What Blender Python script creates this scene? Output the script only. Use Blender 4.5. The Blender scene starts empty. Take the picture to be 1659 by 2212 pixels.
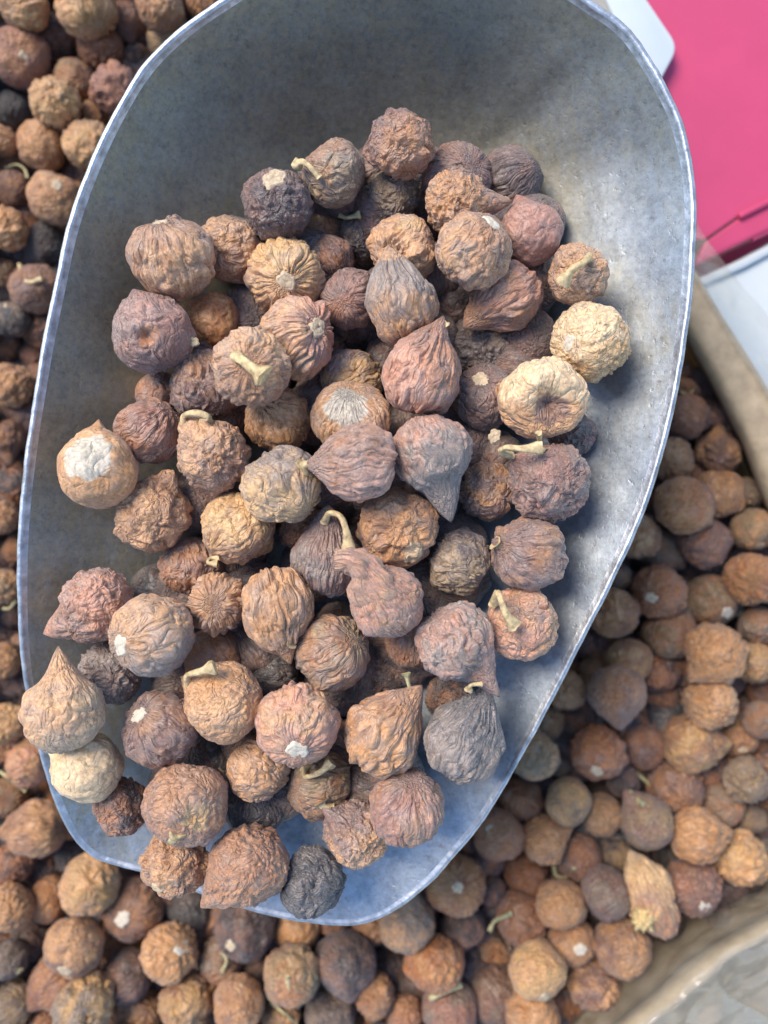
import bpy, bmesh, math, random
import numpy as np
from mathutils import Vector, Matrix, Quaternion

# ------------------------------------------------------------------ camera, sky, sun, exposure
S = bpy.context.scene
COL = S.collection
CAM_H = 0.292                 # metres above the centres of the heap's top figs
FPX = 1785.0                  # focal length in units of a 1659 x 2212 picture
cam = bpy.data.cameras.new('camera')
cam.sensor_fit = 'VERTICAL'; cam.sensor_height = 36.0
cam.lens = 36.0 * FPX / 2212.0
cam.clip_start = 0.005; cam.clip_end = 50.0
cam.dof.use_dof = True
cam.dof.focus_distance = 0.207
cam.dof.aperture_fstop = 8.6
cam.dof.aperture_blades = 0
camo = bpy.data.objects.new('camera', cam)
camo.location = (0, 0, CAM_H)
COL.objects.link(camo)
S.camera = camo

SUN_EL, SUN_AZ = math.radians(50), math.radians(-46)      # azimuth: clockwise from the picture's top
world = bpy.data.worlds.new('World'); S.world = world; world.use_nodes = True
wn = world.node_tree.nodes; wl = world.node_tree.links
bg = wn['Background']
sky = wn.new('ShaderNodeTexSky'); sky.sky_type = 'NISHITA'; sky.sun_disc = False
sky.sun_elevation = SUN_EL; sky.sun_rotation = SUN_AZ
sky.air_density = 1.0; sky.dust_density = 0.3; sky.ozone_density = 3.0
wl.new(sky.outputs[0], bg.inputs[0]); bg.inputs[1].default_value = 0.15
sun = bpy.data.lights.new('sun', 'SUN'); sun.energy = 2.2; sun.angle = math.radians(30); sun.color = (1.0, 0.89, 0.76)
suno = bpy.data.objects.new('sun', sun); COL.objects.link(suno)
sd = Vector((math.sin(SUN_AZ) * math.cos(SUN_EL), math.cos(SUN_AZ) * math.cos(SUN_EL), math.sin(SUN_EL)))
suno.rotation_euler = sd.to_track_quat('Z', 'Y').to_euler(); suno.location = sd * 2
S.view_settings.view_transform = 'Standard'; S.view_settings.look = 'None'
S.view_settings.gamma = 1.0; S.view_settings.use_curve_mapping = False
S.view_settings.exposure = 1.12

# ------------------------------------------------------------------ helpers
def at(X, Y, z):
    """picture point (1659 x 2212 frame) at height z -> place in the world"""
    d = CAM_H - z
    return Vector(((X - 829.5) * d / FPX, -(Y - 1106.0) * d / FPX, z))
def nat(X, Y, z): return at(X / 1.15732, Y / 1.15732, z)

_rng = np.random.RandomState(7)
_perm = _rng.permutation(256); _perm = np.concatenate([_perm, _perm, _perm])
_grad = _rng.normal(size=(256, 3)); _grad /= np.linalg.norm(_grad, axis=1)[:, None]
def perlin(p):
    pi = np.floor(p).astype(np.int64); pf = p - pi; pi &= 255
    u = pf * pf * pf * (pf * (pf * 6 - 15) + 10)
    out = np.zeros(len(p))
    for dx in (0, 1):
        wx = u[:, 0] if dx else 1 - u[:, 0]
        for dy in (0, 1):
            wy = u[:, 1] if dy else 1 - u[:, 1]
            for dz in (0, 1):
                wz = u[:, 2] if dz else 1 - u[:, 2]
                h = _perm[_perm[_perm[pi[:, 0] + dx] + pi[:, 1] + dy] + pi[:, 2] + dz]
                g = _grad[h]
                out += wx * wy * wz * (g[:, 0] * (pf[:, 0] - dx) + g[:, 1] * (pf[:, 1] - dy) + g[:, 2] * (pf[:, 2] - dz))
    return out * 1.5
def perlin3(p): return np.stack([perlin(p), perlin(p + 31.7), perlin(p + 77.3)], 1)
def sstep(a, b, x):
    t = np.clip((x - a) / (b - a), 0, 1); return t * t * (3 - 2 * t)

def ico(level):
    bm = bmesh.new(); bmesh.ops.create_icosphere(bm, subdivisions=level + 1, radius=1.0)
    v = np.array([q.co[:] for q in bm.verts]); v /= np.linalg.norm(v, axis=1)[:, None]
    f = np.array([[q.index for q in fc.verts] for fc in bm.faces]); bm.free()
    return v, f
ICO = {k: ico(k) for k in (3, 4, 5)}

def tri_mesh(name, v, f, mat, mask=None):
    ribs = None
    if mask is not None and mask.shape[1] == 6: mask, ribs = mask[:, :3], mask[:, 3:]
    me = bpy.data.meshes.new(name)
    n, m = len(v), len(f); k = f.shape[1]
    me.vertices.add(n); me.vertices.foreach_set('co', np.asarray(v, np.float32).ravel())
    me.loops.add(m * k); me.loops.foreach_set('vertex_index', f.astype(np.int32).ravel())
    me.polygons.add(m); me.polygons.foreach_set('loop_start', np.arange(0, m * k, k, dtype=np.int32))
    me.update(calc_edges=True)
    me.polygons.foreach_set('use_smooth', np.ones(m, bool))
    if mask is not None:
        a = me.attributes.new('mask', 'FLOAT_COLOR', 'POINT')
        a.data.foreach_set('color', np.concatenate([mask, np.ones((n, 1))], 1).astype(np.float32).ravel())
    if ribs is not None:
        a = me.attributes.new('ribs', 'FLOAT_VECTOR', 'POINT'); a.data.foreach_set('vector', ribs.astype(np.float32).ravel())
    me.materials.append(mat)
    me.validate()
    return me
def link(name, me, parent=None, loc=None):
    o = bpy.data.objects.new(name, me); COL.objects.link(o)
    if loc is not None: o.location = loc
    if parent is not None: o.parent = parent
    return o
def tag(o, label, cat=None, group=None, kind=None):
    o['label'] = label
    if cat: o['category'] = cat
    if group: o['group'] = group
    if kind: o['kind'] = kind
    return o

# ------------------------------------------------------------------ materials
def new_mat(name):
    m = bpy.data.materials.new(name); m.use_nodes = True
    nt = m.node_tree; b = nt.nodes['Principled BSDF']
    return m, nt, b
def node(nt, t, **kw):
    n = nt.nodes.new(t)
    for k, v in kw.items(): setattr(n, k, v)
    return n
def noise(nt, vec, scale, detail=3, rough=0.55, dist=0.0):
    n = node(nt, 'ShaderNodeTexNoise'); n.inputs['Scale'].default_value = scale; n.inputs['Detail'].default_value = detail
    n.inputs['Roughness'].default_value = rough; n.inputs['Distortion'].default_value = dist
    if vec is not None: nt.links.new(vec, n.inputs['Vector'])
    return n.outputs['Fac']
def ramp(nt, fac, stops):
    r = node(nt, 'ShaderNodeValToRGB'); e = r.color_ramp.elements
    while len(e) < len(stops): e.new(0.5)
    for q, (p, c) in zip(e, stops):
        q.position = p; q.color = (c, c, c, 1) if isinstance(c, (int, float)) else (*c, 1)
    nt.links.new(fac, r.inputs[0]); return r.outputs[0]
def mixc(nt, fac, a, b, mode='MIX'):
    m = node(nt, 'ShaderNodeMix', data_type='RGBA', blend_type=mode)
    for s, val in ((m.inputs[0], fac), (m.inputs[6], a), (m.inputs[7], b)):
        if isinstance(val, (int, float)): s.default_value = val
        elif isinstance(val, tuple): s.default_value = (*val, 1)
        else: nt.links.new(val, s)
    return m.outputs[2]
def math_(nt, op, a, b=None):
    m = node(nt, 'ShaderNodeMath', operation=op)
    for s, val in ((m.inputs[0], a), (m.inputs[1], b)):
        if val is None: continue
        if isinstance(val, (int, float)): s.default_value = val
        else: nt.links.new(val, s)
    return m.outputs[0]
def bump(nt, h, strength, dist, nrm=None):
    b = node(nt, 'ShaderNodeBump'); b.inputs['Strength'].default_value = strength; b.inputs['Distance'].default_value = dist
    nt.links.new(h, b.inputs['Height'])
    if nrm is not None: nt.links.new(nrm, b.inputs['Normal'])
    return b.outputs[0]

def skin_material():
    m, nt, b = new_mat('fig_skin'); L = nt.links
    tc = node(nt, 'ShaderNodeTexCoord').outputs['Object']
    oi = node(nt, 'ShaderNodeObjectInfo')
    off = node(nt, 'ShaderNodeVectorMath', operation='ADD'); L.new(tc, off.inputs[0])
    sc = node(nt, 'ShaderNodeVectorMath', operation='SCALE'); sc.inputs[0].default_value = (1, .7, .4); L.new(oi.outputs['Random'], sc.inputs['Scale'])
    L.new(sc.outputs[0], off.inputs[1]); vec = off.outputs[0]
    def obat(n):
        a = node(nt, 'ShaderNodeAttribute', attribute_type='OBJECT', attribute_name=n); return a.outputs['Color']
    mk = node(nt, 'ShaderNodeAttribute', attribute_type='GEOMETRY', attribute_name='mask')
    sp = node(nt, 'ShaderNodeSeparateColor'); L.new(mk.outputs['Color'], sp.inputs[0])
    n1 = noise(nt, vec, 260, 4, .6)
    n2 = noise(nt, vec, 1100, 4, .65)
    n3 = noise(nt, vec, 2600, 2, .6)
    two = math_(nt, 'ADD', sp.outputs[0], math_(nt, 'MULTIPLY', math_(nt, 'SUBTRACT', n1, .5), 1.7))
    two = ramp(nt, two, [(.22, 0.0), (.78, 1.0)])
    col = mixc(nt, two, obat('tone_a'), obat('tone_b'))
    pt = math_(nt, 'ADD', sp.outputs[2], math_(nt, 'MULTIPLY', math_(nt, 'ADD', math_(nt, 'MULTIPLY', math_(nt, 'SUBTRACT', n1, .5), 1.2), math_(nt, 'SUBTRACT', n2, .5)), 1.0))
    pt = math_(nt, 'MULTIPLY', ramp(nt, pt, [(.34, 0.0), (.70, 1.0)]), .85)
    col = mixc(nt, pt, col, obat('tone_c'))
    col = mixc(nt, 1.0, col, ramp(nt, n2, [(.25, .55), (.5, 1.0), (.78, 1.5)]), 'MULTIPLY')
    # grey-mauve film in patches, then a fine pale powder on top
    n4 = noise(nt, vec, 430, 4, .65, .5)
    film = math_(nt, 'MULTIPLY', ramp(nt, math_(nt, 'ADD', n4, math_(nt, 'MULTIPLY', math_(nt, 'SUBTRACT', sp.outputs[1], .5), .55)), [(.40, 0.0), (.72, 1.0)]), .46)
    col = mixc(nt, film, col, (.215, .172, .150))
    bl = math_(nt, 'MULTIPLY', sp.outputs[1], ramp(nt, n3, [(.42, .0), (.72, 1.0)]))
    col = mixc(nt, math_(nt, 'MULTIPLY', bl, .5), col, (.52, .45, .39))
    L.new(col, b.inputs['Base Color'])
    L.new(ramp(nt, n2, [(.3, .36), (.7, .58)]), b.inputs['Roughness'])
    b.inputs['Specular IOR Level'].default_value = .5
    b.inputs['Sheen Weight'].default_value = .18; b.inputs['Sheen Roughness'].default_value = .45
    b.inputs['Sheen Tint'].default_value = (.85, .88, 1, 1)
    rb = node(nt, 'ShaderNodeAttribute', attribute_type='GEOMETRY', attribute_name='ribs').outputs['Vector']
    def crease(sc): return math_(nt, 'POWER', math_(nt, 'ABSOLUTE', math_(nt, 'MULTIPLY', math_(nt, 'SUBTRACT', noise(nt, rb, sc, 1, .4, .35), .5), 2.0)), .7)
    k1 = crease(.62); k2 = crease(1.5)
    kk = math_(nt, 'ADD', k1, math_(nt, 'MULTIPLY', k2, .30))
    nb = bump(nt, kk, .9, .0009)
    nb = bump(nt, noise(nt, vec, 460, 1, .4, .6), .35, .0005, nb)
    nb = bump(nt, n3, .4, .00014, nb)
    L.new(nb, b.inputs['Normal'])
    return m
SKIN = skin_material()

def plain(name, col, rough=.6, metal=0, var=.25, scale=800, bmp=.3, bd=.0002, spec=.4):
    m, nt, b = new_mat(name)
    tc = node(nt, 'ShaderNodeTexCoord').outputs['Object']
    n = noise(nt, tc, scale, 4, .6)
    lo, hi = tuple(c * (1 - var) for c in col), tuple(min(1, c * (1 + var)) for c in col)
    nt.links.new(ramp(nt, n, [(.3, lo), (.7, hi)]), b.inputs['Base Color'])
    b.inputs['Roughness'].default_value = rough; b.inputs['Metallic'].default_value = metal
    b.inputs['Specular IOR Level'].default_value = spec
    if bmp: nt.links.new(bump(nt, n, bmp, bd), b.inputs['Normal'])
    return m
STEM = plain('dry_stem', (.50, .37, .19), .65, var=.45, scale=700, bmp=.6, bd=.0003)
STEMG = plain('green_stem', (.42, .37, .19), .65, var=.4, scale=700, bmp=.6, bd=.0003)
EYE = plain('fig_eye_scales', (.50, .38, .24), .65, var=.3, scale=1400, bmp=.5)
EYEW = plain('white_eye_scales', (.57, .49, .37), .65, var=.2, scale=1400, bmp=.5)
CRUMB = plain('fig_crumb', (.50, .38, .22), .7, var=.3)

def metal_material():
    m, nt, b = new_mat('cast_aluminium'); L = nt.links
    tc = node(nt, 'ShaderNodeTexCoord').outputs['Object']
    big = noise(nt, tc, 22, 4, .6)
    mid = noise(nt, tc, 150, 4, .65)
    fine = noise(nt, tc, 900, 4, .7)
    mp = node(nt, 'ShaderNodeMapping'); mp.inputs['Rotation'].default_value = (0, 0, .5); mp.inputs['Scale'].default_value = (1, .35, 1)
    L.new(tc, mp.inputs[0]); strk = noise(nt, mp.outputs[0], 420, 4, .7)
    col = ramp(nt, mid, [(.3, (.265, .30, .34)), (.7, (.41, .455, .50))])
    # brown-grey tarnish, deepened towards back and left to paint in dim reflections
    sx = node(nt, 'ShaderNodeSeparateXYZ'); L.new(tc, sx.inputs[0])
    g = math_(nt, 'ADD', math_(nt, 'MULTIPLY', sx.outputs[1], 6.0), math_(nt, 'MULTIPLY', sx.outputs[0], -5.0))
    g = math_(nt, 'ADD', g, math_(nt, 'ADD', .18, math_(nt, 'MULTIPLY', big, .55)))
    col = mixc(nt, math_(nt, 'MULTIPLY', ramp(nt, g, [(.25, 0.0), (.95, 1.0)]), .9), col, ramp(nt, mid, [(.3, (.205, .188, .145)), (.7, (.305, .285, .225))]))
    # yellow-brown tarnish: blotches, weighted by the same back-and-left gradient
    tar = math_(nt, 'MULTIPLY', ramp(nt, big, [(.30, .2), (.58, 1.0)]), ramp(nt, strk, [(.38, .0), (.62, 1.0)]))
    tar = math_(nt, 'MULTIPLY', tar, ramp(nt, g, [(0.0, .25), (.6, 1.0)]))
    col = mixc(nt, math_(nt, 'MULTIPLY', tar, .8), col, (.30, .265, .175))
    spk = noise(nt, tc, 620, 5, .75)
    col = mixc(nt, 1.0, col, ramp(nt, spk, [(.30, (.76, .76, .75)), (.5, (1, 1, 1)), (.70, (1.2, 1.18, 1.1))]), 'MULTIPLY')
    dirt = ramp(nt, noise(nt, tc, 330, 5, .75), [(.57, 0.0), (.70, 1.0)])
    col = mixc(nt, math_(nt, 'MULTIPLY', dirt, .55), col, (.12, .11, .095))
    L.new(col, b.inputs['Base Color'])
    b.inputs['Metallic'].default_value = .88
    L.new(math_(nt, 'ADD', ramp(nt, g, [(.1, .46), (.8, .58)]), math_(nt, 'MULTIPLY', math_(nt, 'SUBTRACT', fine, .5), .35)), b.inputs['Roughness'])
    ms = node(nt, 'ShaderNodeMapping'); ms.inputs['Rotation'].default_value = (0, 0, -.25); ms.inputs['Scale'].default_value = (1, .03, 1)
    L.new(tc, ms.inputs[0]); scr = noise(nt, ms.outputs[0], 1500, 2, .5)
    nb = bump(nt, ramp(nt, scr, [(.62, 0.0), (.72, 1.0)]), .12, .00005)
    nb = bump(nt, fine, .3, .00012, nb)
    pits = ramp(nt, noise(nt, tc, 520, 3, .6), [(.24, 0.0), (.40, 1.0)])
    nb = bump(nt, pits, .35, .00015, nb)
    L.new(nb, b.inputs['Normal'])
    return m
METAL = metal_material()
RIMMETAL = plain('rubbed_aluminium', (.45, .465, .48), .46, .9, var=.35, scale=330, bmp=.6, bd=.0004)

# ------------------------------------------------------------------ stall top, box, liner, neighbours
def board(name, pts, thick, mat, parent=None, bevel=.0006, seg=2):
    """flat piece: outline of world points, extruded downwards, edges rounded"""
    bm = bmesh.new()
    vs = [bm.verts.new(p) for p in pts]; f = bm.faces.new(vs)
    if f.normal.z < 0: f.normal_flip()
    r = bmesh.ops.extrude_face_region(bm, geom=[f])
    top = [g for g in r['geom'] if isinstance(g, bmesh.types.BMVert)]
    for v in top: v.co.z += thick
    bmesh.ops.translate(bm, verts=bm.verts, vec=(0, 0, -thick))
    bmesh.ops.recalc_face_normals(bm, faces=bm.faces)
    if bevel: bmesh.ops.bevel(bm, geom=list(bm.edges), offset=bevel, segments=seg, affect='EDGES', profile=.6)
    me = bpy.data.meshes.new(name); bm.to_mesh(me); bm.free(); me.materials.append(mat)
    for p in me.polygons: p.use_smooth = len(pts) > 8
    return link(name, me, parent)
def strip(name, rows, mat, parent=None, thick=0, smooth=True):
    """sheet from rows of points"""
    nr, nc = len(rows), len(rows[0])
    v = np.array([[*p] for r in rows for p in r])
    f = np.array([[i * nc + j, i * nc + j + 1, (i + 1) * nc + j + 1, (i + 1) * nc + j] for i in range(nr - 1) for j in range(nc - 1)])
    me = tri_mesh(name, v, f, mat)
    o = link(name, me, parent)
    if thick:
        md = o.modifiers.new('thickness', 'SOLIDIFY'); md.thickness = thick; md.offset = 0
    return o

CARD = plain('corrugated_cardboard', (.46, .345, .215), .8, var=.2, scale=180, bmp=.25, bd=.0004, spec=.2)
PINK = plain('pink_card', (.50, .052, .125), .55, var=.05, scale=60, bmp=.05)
WHITE = plain('white_card', (.50, .54, .54), .6, var=.03, scale=60, bmp=.05)
TAUPE = plain('taupe_shade', (.34, .32, .28), .7, var=.08, scale=120, bmp=.1)
WOOD = plain('stall_top', (.028, .024, .022), .7, var=.3, scale=40)

def plastic_material():
    m, nt, b = new_mat('clear_plastic_film'); L = nt.links
    tc = node(nt, 'ShaderNodeTexCoord').outputs['Object']
    out = [n for n in nt.nodes if n.type == 'OUTPUT_MATERIAL'][0]
    b.inputs['Base Color'].default_value = (.50, .45, .36, 1); b.inputs['Roughness'].default_value = .12
    b.inputs['Specular IOR Level'].default_value = .8
    h = noise(nt, tc, 38, 2, .4, .8)
    L.new(bump(nt, math_(nt, 'ABSOLUTE', math_(nt, 'SUBTRACT', h, .5)), .9, .006), b.inputs['Normal'])
    tr = node(nt, 'ShaderNodeBsdfTransparent'); tr.inputs[0].default_value = (.93, .94, .93, 1)
    mx = node(nt, 'ShaderNodeMixShader'); L.new(ramp(nt, noise(nt, tc, 45, 3, .6), [(.3, .16), (.7, .42)]), mx.inputs[0])
    L.new(tr.outputs[0], mx.inputs[1]); L.new(b.outputs[0], mx.inputs[2]); L.new(mx.outputs[0], out.inputs[0])
    return m
FILM = plastic_material()

tb = board('table_top', [(-.6, -.6, -.06), (.6, -.6, -.06), (.6, .6, -.06), (-.6, .6, -.06)], .02, WOOD)
tag(tb, 'dark stall top under the boxes', kind='structure')

box = bpy.data.objects.new('cardboard_box', None); COL.objects.link(box); box.location = (0, 0, 0)
tag(box, 'open brown cardboard box holding the loose figs', 'box')
# right-hand wall: folded-over flap, seen from above
def lerp(a, b, t): return a + (b - a) * t
rin = [(1640, 700), (1717, 839), (1790, 975), (1858, 1110), (1898, 1222), (1990, 1440)]
rou = [(1650, 545), (1736, 683), (1803, 795), (1864, 890), (1920, 981), (2050, 1200)]
def wall_rows(inner, outer, prof, n=40):
    rows = []
    ti = np.linspace(0, len(inner) - 1, n)
    for t, z in prof:
        r = []
        for q in ti:
            k = min(int(q), len(inner) - 2); w = q - k
            a = Vector(inner[k]).lerp(Vector(inner[k + 1]), w); b = Vector(outer[k]).lerp(Vector(outer[k + 1]), w)
            p = a.lerp(b, t); r.append(nat(p.x, p.y, z))
        rows.append(r)
    return rows
prof = [(-.12, -.058), (-.06, -.03), (0, -.006), (.08, .006), (.2, .0115), (.35, .0140), (.7, .0152), (.95, .0155), (1.0, .0145), (1.0, -.02), (1.0, -.058)]
strip('wall_panel', wall_rows(rin, rou, prof), CARD, box, thick=.0012)
nin = [(1250, 2720), (1419, 2560), (1540, 2449), (1627, 2361), (1803, 2266), (1920, 2214), (2060, 2150)]
nou = [(1440, 2690), (1608, 2560), (1705, 2488), (1760, 2440), (1803, 2397), (1920, 2328), (2060, 2250)]
prof2 = [(.60, -.058), (.66, -.02), (.72, .002), (.82, .010), (.93, .0125), (1.02, .0125), (1.06, .009), (1.06, -.02), (1.06, -.058)]
strip('wall_panel', wall_rows(nin, nou, prof2), CARD, box, thick=.0014)
board('bottom_panel', [(-.30, -.30, -.0585), (.24, -.30, -.0585), (.24, .30, -.0585), (-.30, .30, -.0585)], .001, CARD, box, bevel=0)

liner = bpy.data.objects.new('plastic_liner', None); COL.objects.link(liner)
tag(liner, 'crinkled clear plastic bag lining the cardboard box of figs', 'plastic bag')
def crinkle(rows, amp, sc, seed):
    P = np.array([[*p] for r in rows for p in r]); n = perlin3(P * sc + seed) + .5 * perlin3(P * sc * 2.3 + seed)
    b = np.abs(perlin(P * sc * 1.3 + seed + 9.1))
    n[:, 2] += (0.6 - b)
    P = P + n * amp * np.array([.7, .7, 1])
    nc = len(rows[0]); return [[P[i * nc + j] for j in range(nc)] for i in range(len(rows))]
def dense(prof, k=6):
    o = []
    for (a, za), (b, zb) in zip(prof[:-1], prof[1:]):
        for q in range(k): o.append((a + (b - a) * q / k, za + (zb - za) * q / k))
    return o + [prof[-1]]
pl2 = [(-.15, -.020), (.05, -.006), (.3, .003), (.6, .010), (.9, .0165), (1.05, .018), (1.25, .015), (1.6, .010), (2.2, .004), (3.2, -.004), (4.2, -.012)]
strip('near_fold', crinkle(wall_rows(nin, nou, dense(pl2), 160), .0026, 42, 3.3), FILM, liner)
pl1 = [(.95, .0185), (1.05, .0185), (1.25, .017), (1.5, .014), (1.72, .011)]
strip('side_fold', crinkle(wall_rows(rin, rou, dense(pl1), 90), .0008, 50, 8.3), FILM, liner)

def rounded(pts, r, n=7):
    out = []
    m = len(pts)
    for i in range(m):
        p, a, b = Vector(pts[i]), Vector(pts[i - 1]), Vector(pts[(i + 1) % m])
        d1 = (a - p).normalized() * r; d2 = (b - p).normalized() * r
        for k in range(n):
            t = k / (n - 1); out.append(((p + d1) * (1 - t) ** 2 + p * 2 * t * (1 - t) + (p + d2) * t ** 2))
    return out
zp = -.004
pink = bpy.data.objects.new('pink_carton', None); COL.objects.link(pink)
tag(pink, 'bright pink carton lid beyond the scoop', 'carton')
def slab(name, pts, z, th, mat, parent=None, r=0, bevel=.0008):
    w = [nat(x, y, z) for x, y in (rounded(pts, r) if r else pts)]
    return board(name, w, th, mat, parent, bevel=bevel)
slab('lid_panel', [(1500, -160), (2150, -160), (2150, 390), (1849, 538), (1760, 600), (1500, 560)], zp, .0025, PINK, pink, bevel=.0008)
slab('lid_rim', [(1762, 603), (1849, 541), (2150, 393), (2150, 470), (1880, 594), (1793, 636), (1740, 662)], zp - .0010, .005, PINK, pink, bevel=.0012)
slab('lid_ridge', [(1849, 531), (2150, 386), (2150, 398), (1852, 546)], zp + .0012, .003, PINK, pink, bevel=.0010)
slab('lid_ridge', [(1880, 588), (2150, 462), (2150, 474), (1882, 602)], zp - .0018, .003, PINK, pink, bevel=.0010)
slab('side_panel', [(1700, 664), (1793, 640), (2150, 478), (2150, 520), (1800, 700), (1700, 730)], zp - .030, .002, PINK, pink)
wc = slab('white_card', [(1446, -150), (1516, -150), (1696, 117), (1612, 272), (1585, 150)], zp + .006, .002, WHITE, r=33, bevel=.0005)
tag(wc, 'white card with rounded corner lying on the pink carton', 'card')
wt = bpy.data.objects.new('white_tray', None); COL.objects.link(wt)
tag(wt, 'pale white tray beside the pink carton and cardboard edge', 'tray')
slab('tray_floor', [(1690, 720), (1851, 646), (1960, 585), (2250, 520), (2250, 1500), (2050, 1250)], -.012, .003, WHITE, wt, r=20, bevel=.001)
slab('tray_rim', [(1700, 716), (1853, 648), (1962, 588), (2250, 522), (2250, 552), (1965, 612), (1862, 668), (1712, 732)], -.0095, .003, WHITE, wt, bevel=.0012)
tp = slab('shade_board', [(1260, -220), (1500, -220), (1600, 160), (1500, 160), (1300, 60)], zp + .0045, .003, TAUPE)  # sheet added to give the grey of the shade beside the rim
tag(tp, 'grey-brown sheet added for the shade between the scoop rim and the white card', 'board')

# ------------------------------------------------------------------ scoop
RIM = [(205,1846,59.5),(260,1866,58.5),(340,1888,58.0),(440,1926,58.0),(540,1960,58.0),(640,1982,58.0),(740,1993,58.0),(800,1984,59.0),(850,1960,60.4),
 (920,1905,62.2),(980,1838,64.3),(1050,1748,66.5),(1150,1573,70.1),(1250,1378,73.7),(1330,1218,76.6),(1400,1050,78.7),(1450,850,80.9),(1480,650,82.3),
 (1490,500,83.0),(1484,370,83.8),(1462,270,84.5),(1430,198,85.2),(1354,78,85.9),(1280,22,86.6),(1180,-40,87.0),(1040,-98,87.4),(880,-125,87.4),
 (720,-105,87.4),(600,-58,87.4),(500,0,87.0),(400,70,86.6),(325,145,86.3),(260,245,85.9),(200,370,85.2),(150,525,84.5),(107,735,83.0),(82,880,82.0),
 (60,1045,80.5),(50,1185,79.1),(50,1335,76.9),(62,1469,74.0),(93,1614,69.7),(120,1709,66.1),(160,1800,61.4)]
def floor_z(x, y):
    """height of the scoop's floor line"""
    a = at(860, 250, .05); b = at(520, 1930, .055); d = (b - a); t = ((x - a.x) * d.x + (y - a.y) * d.y) / (d.x ** 2 + d.y ** 2)
    t = np.clip(t, -.3, 1.05)
    return .0440 + .0130 * np.clip(t, 0, 1.1) ** 1.8
def rim_curve(n):
    P = np.array([[*at(x, y, z / 1000)] for x, y, z in RIM]); m = len(P)
    out = []
    for i in range(m):
        p0, p1, p2, p3 = P[i - 1], P[i], P[(i + 1) % m], P[(i + 2) % m]
        for k in range(12):
            t = k / 12
            out.append(.5 * ((2 * p1) + (p2 - p0) * t + (2 * p0 - 5 * p1 + 4 * p2 - p3) * t ** 2 + (3 * p1 - p0 - 3 * p2 + p3) * t ** 3))
    out = np.array(out); seg = np.linalg.norm(np.roll(out, -1, 0) - out, axis=1); s = np.concatenate([[0], np.cumsum(seg)])
    q = np.linspace(0, s[-1], n, endpoint=False); cl = np.vstack([out, out[:1]])
    return np.stack([np.interp(q, s, cl[:, i]) for i in range(3)], 1)
NT, NU = 360, 64
RC = rim_curve(NT)
SPA, SPB = at(850, 420, .05), at(610, 1480, .055)
def scoop_inner():
    ab = np.array([SPB.x - SPA.x, SPB.y - SPA.y]); a0 = np.array([SPA.x, SPA.y])
    t = np.clip(((RC[:, :2] - a0) @ ab) / (ab @ ab), 0, 1)
    # smooth the spine foot
    for _ in range(30): t = (np.roll(t, 1) + t + np.roll(t, -1)) / 3
    foot = a0 + t[:, None] * ab
    u = np.linspace(0, 1, NU) ** .8
    G = np.zeros((NU, NT, 3))
    u0 = .12
    for i, q in enumerate(u):
        xy = foot + (RC[:, :2] - foot) * q
        w = max(0, (q - u0) / (1 - u0)); p = 2.15
        h = .88 * w ** 1.65 + .12 * w ** 5
        zf = floor_z(xy[:, 0], xy[:, 1])
        zfr = floor_z(RC[:, 0], RC[:, 1])
        G[i, :, :2] = xy; G[i, :, 2] = zf + np.maximum(RC[:, 2] - zfr, .0005) * h
    return G
GI = scoop_inner()
_gs = GI[::3, ::6].reshape(-1, 3)
def bowl_z(X, Y):
    """height of the scoop's inside under each point"""
    d = (_gs[None, :, 0] - np.asarray(X)[:, None]) ** 2 + (_gs[None, :, 1] - np.asarray(Y)[:, None]) ** 2
    return _gs[d.argmin(1), 2]
def build_scoop():
    G = GI.copy()
    du = np.gradient(G, axis=0); dt = (np.roll(G, -1, 1) - np.roll(G, 1, 1))
    N = np.cross(dt, du); N /= np.linalg.norm(N, axis=2)[:, :, None] + 1e-12
    N[N[:, :, 2].mean() < 0] if False else None
    if N[NU // 3, :, 2].mean() < 0: N = -N
    rough = perlin(G.reshape(-1, 3) * 900).reshape(NU, NT)
    G = G + N * (perlin(G.reshape(-1, 3) * 60).reshape(NU, NT) * .00035 + rough * .00007)[:, :, None]
    th = .0017
    rows = [G[i] for i in range(NU)]
    # rounded lip: outward tangent at the rim
    T = G[-1] - G[-2]; T /= np.linalg.norm(T, axis=1)[:, None]; n = N[-1]
    wob = perlin(G[-1] * 140) * .0002 + perlin(G[-1] * 500) * .00008
    bead = .00105
    for a in np.linspace(-math.pi / 2, math.pi / 2, 9)[1:-1]:
        c = G[-1] - n * th / 2
        rows.append(c - n * math.sin(a) * bead + T * (math.cos(a) * bead * 1.1 + wob[:, None]))
    for i in range(NU - 1, -1, -1): rows.append(G[i] - N[i] * th)
    V = np.concatenate(rows); R = len(rows)
    j = np.arange(NT); f = []
    for i in range(R - 1):
        f.append(np.stack([i * NT + j, (i + 1) * NT + j, (i + 1) * NT + (j + 1) % NT, i * NT + (j + 1) % NT], 1))
    a, b = NU - 2, NU + 9                       # rows of the rounded rim
    inner, rim_f, outer = np.concatenate(f[:a]), np.concatenate(f[a:b]), np.concatenate(f[b:])
    body_f = np.concatenate([inner, outer]); used = np.unique(rim_f); mp = np.full(len(V), -1); mp[used] = np.arange(len(used))
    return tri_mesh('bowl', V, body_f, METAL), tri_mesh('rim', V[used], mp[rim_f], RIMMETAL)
scoop = bpy.data.objects.new('metal_scoop', None); COL.objects.link(scoop); scoop.location = (0, 0, .037)
tag(scoop, 'large dull cast aluminium scoop full of dried figs', 'scoop')
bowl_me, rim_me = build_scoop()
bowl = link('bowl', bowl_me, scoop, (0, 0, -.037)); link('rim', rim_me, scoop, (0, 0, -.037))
bm = bmesh.new(); bm.from_mesh(bowl.data); bmesh.ops.remove_doubles(bm, verts=bm.verts, dist=.00004); bmesh.ops.recalc_face_normals(bm, faces=bm.faces)
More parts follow.
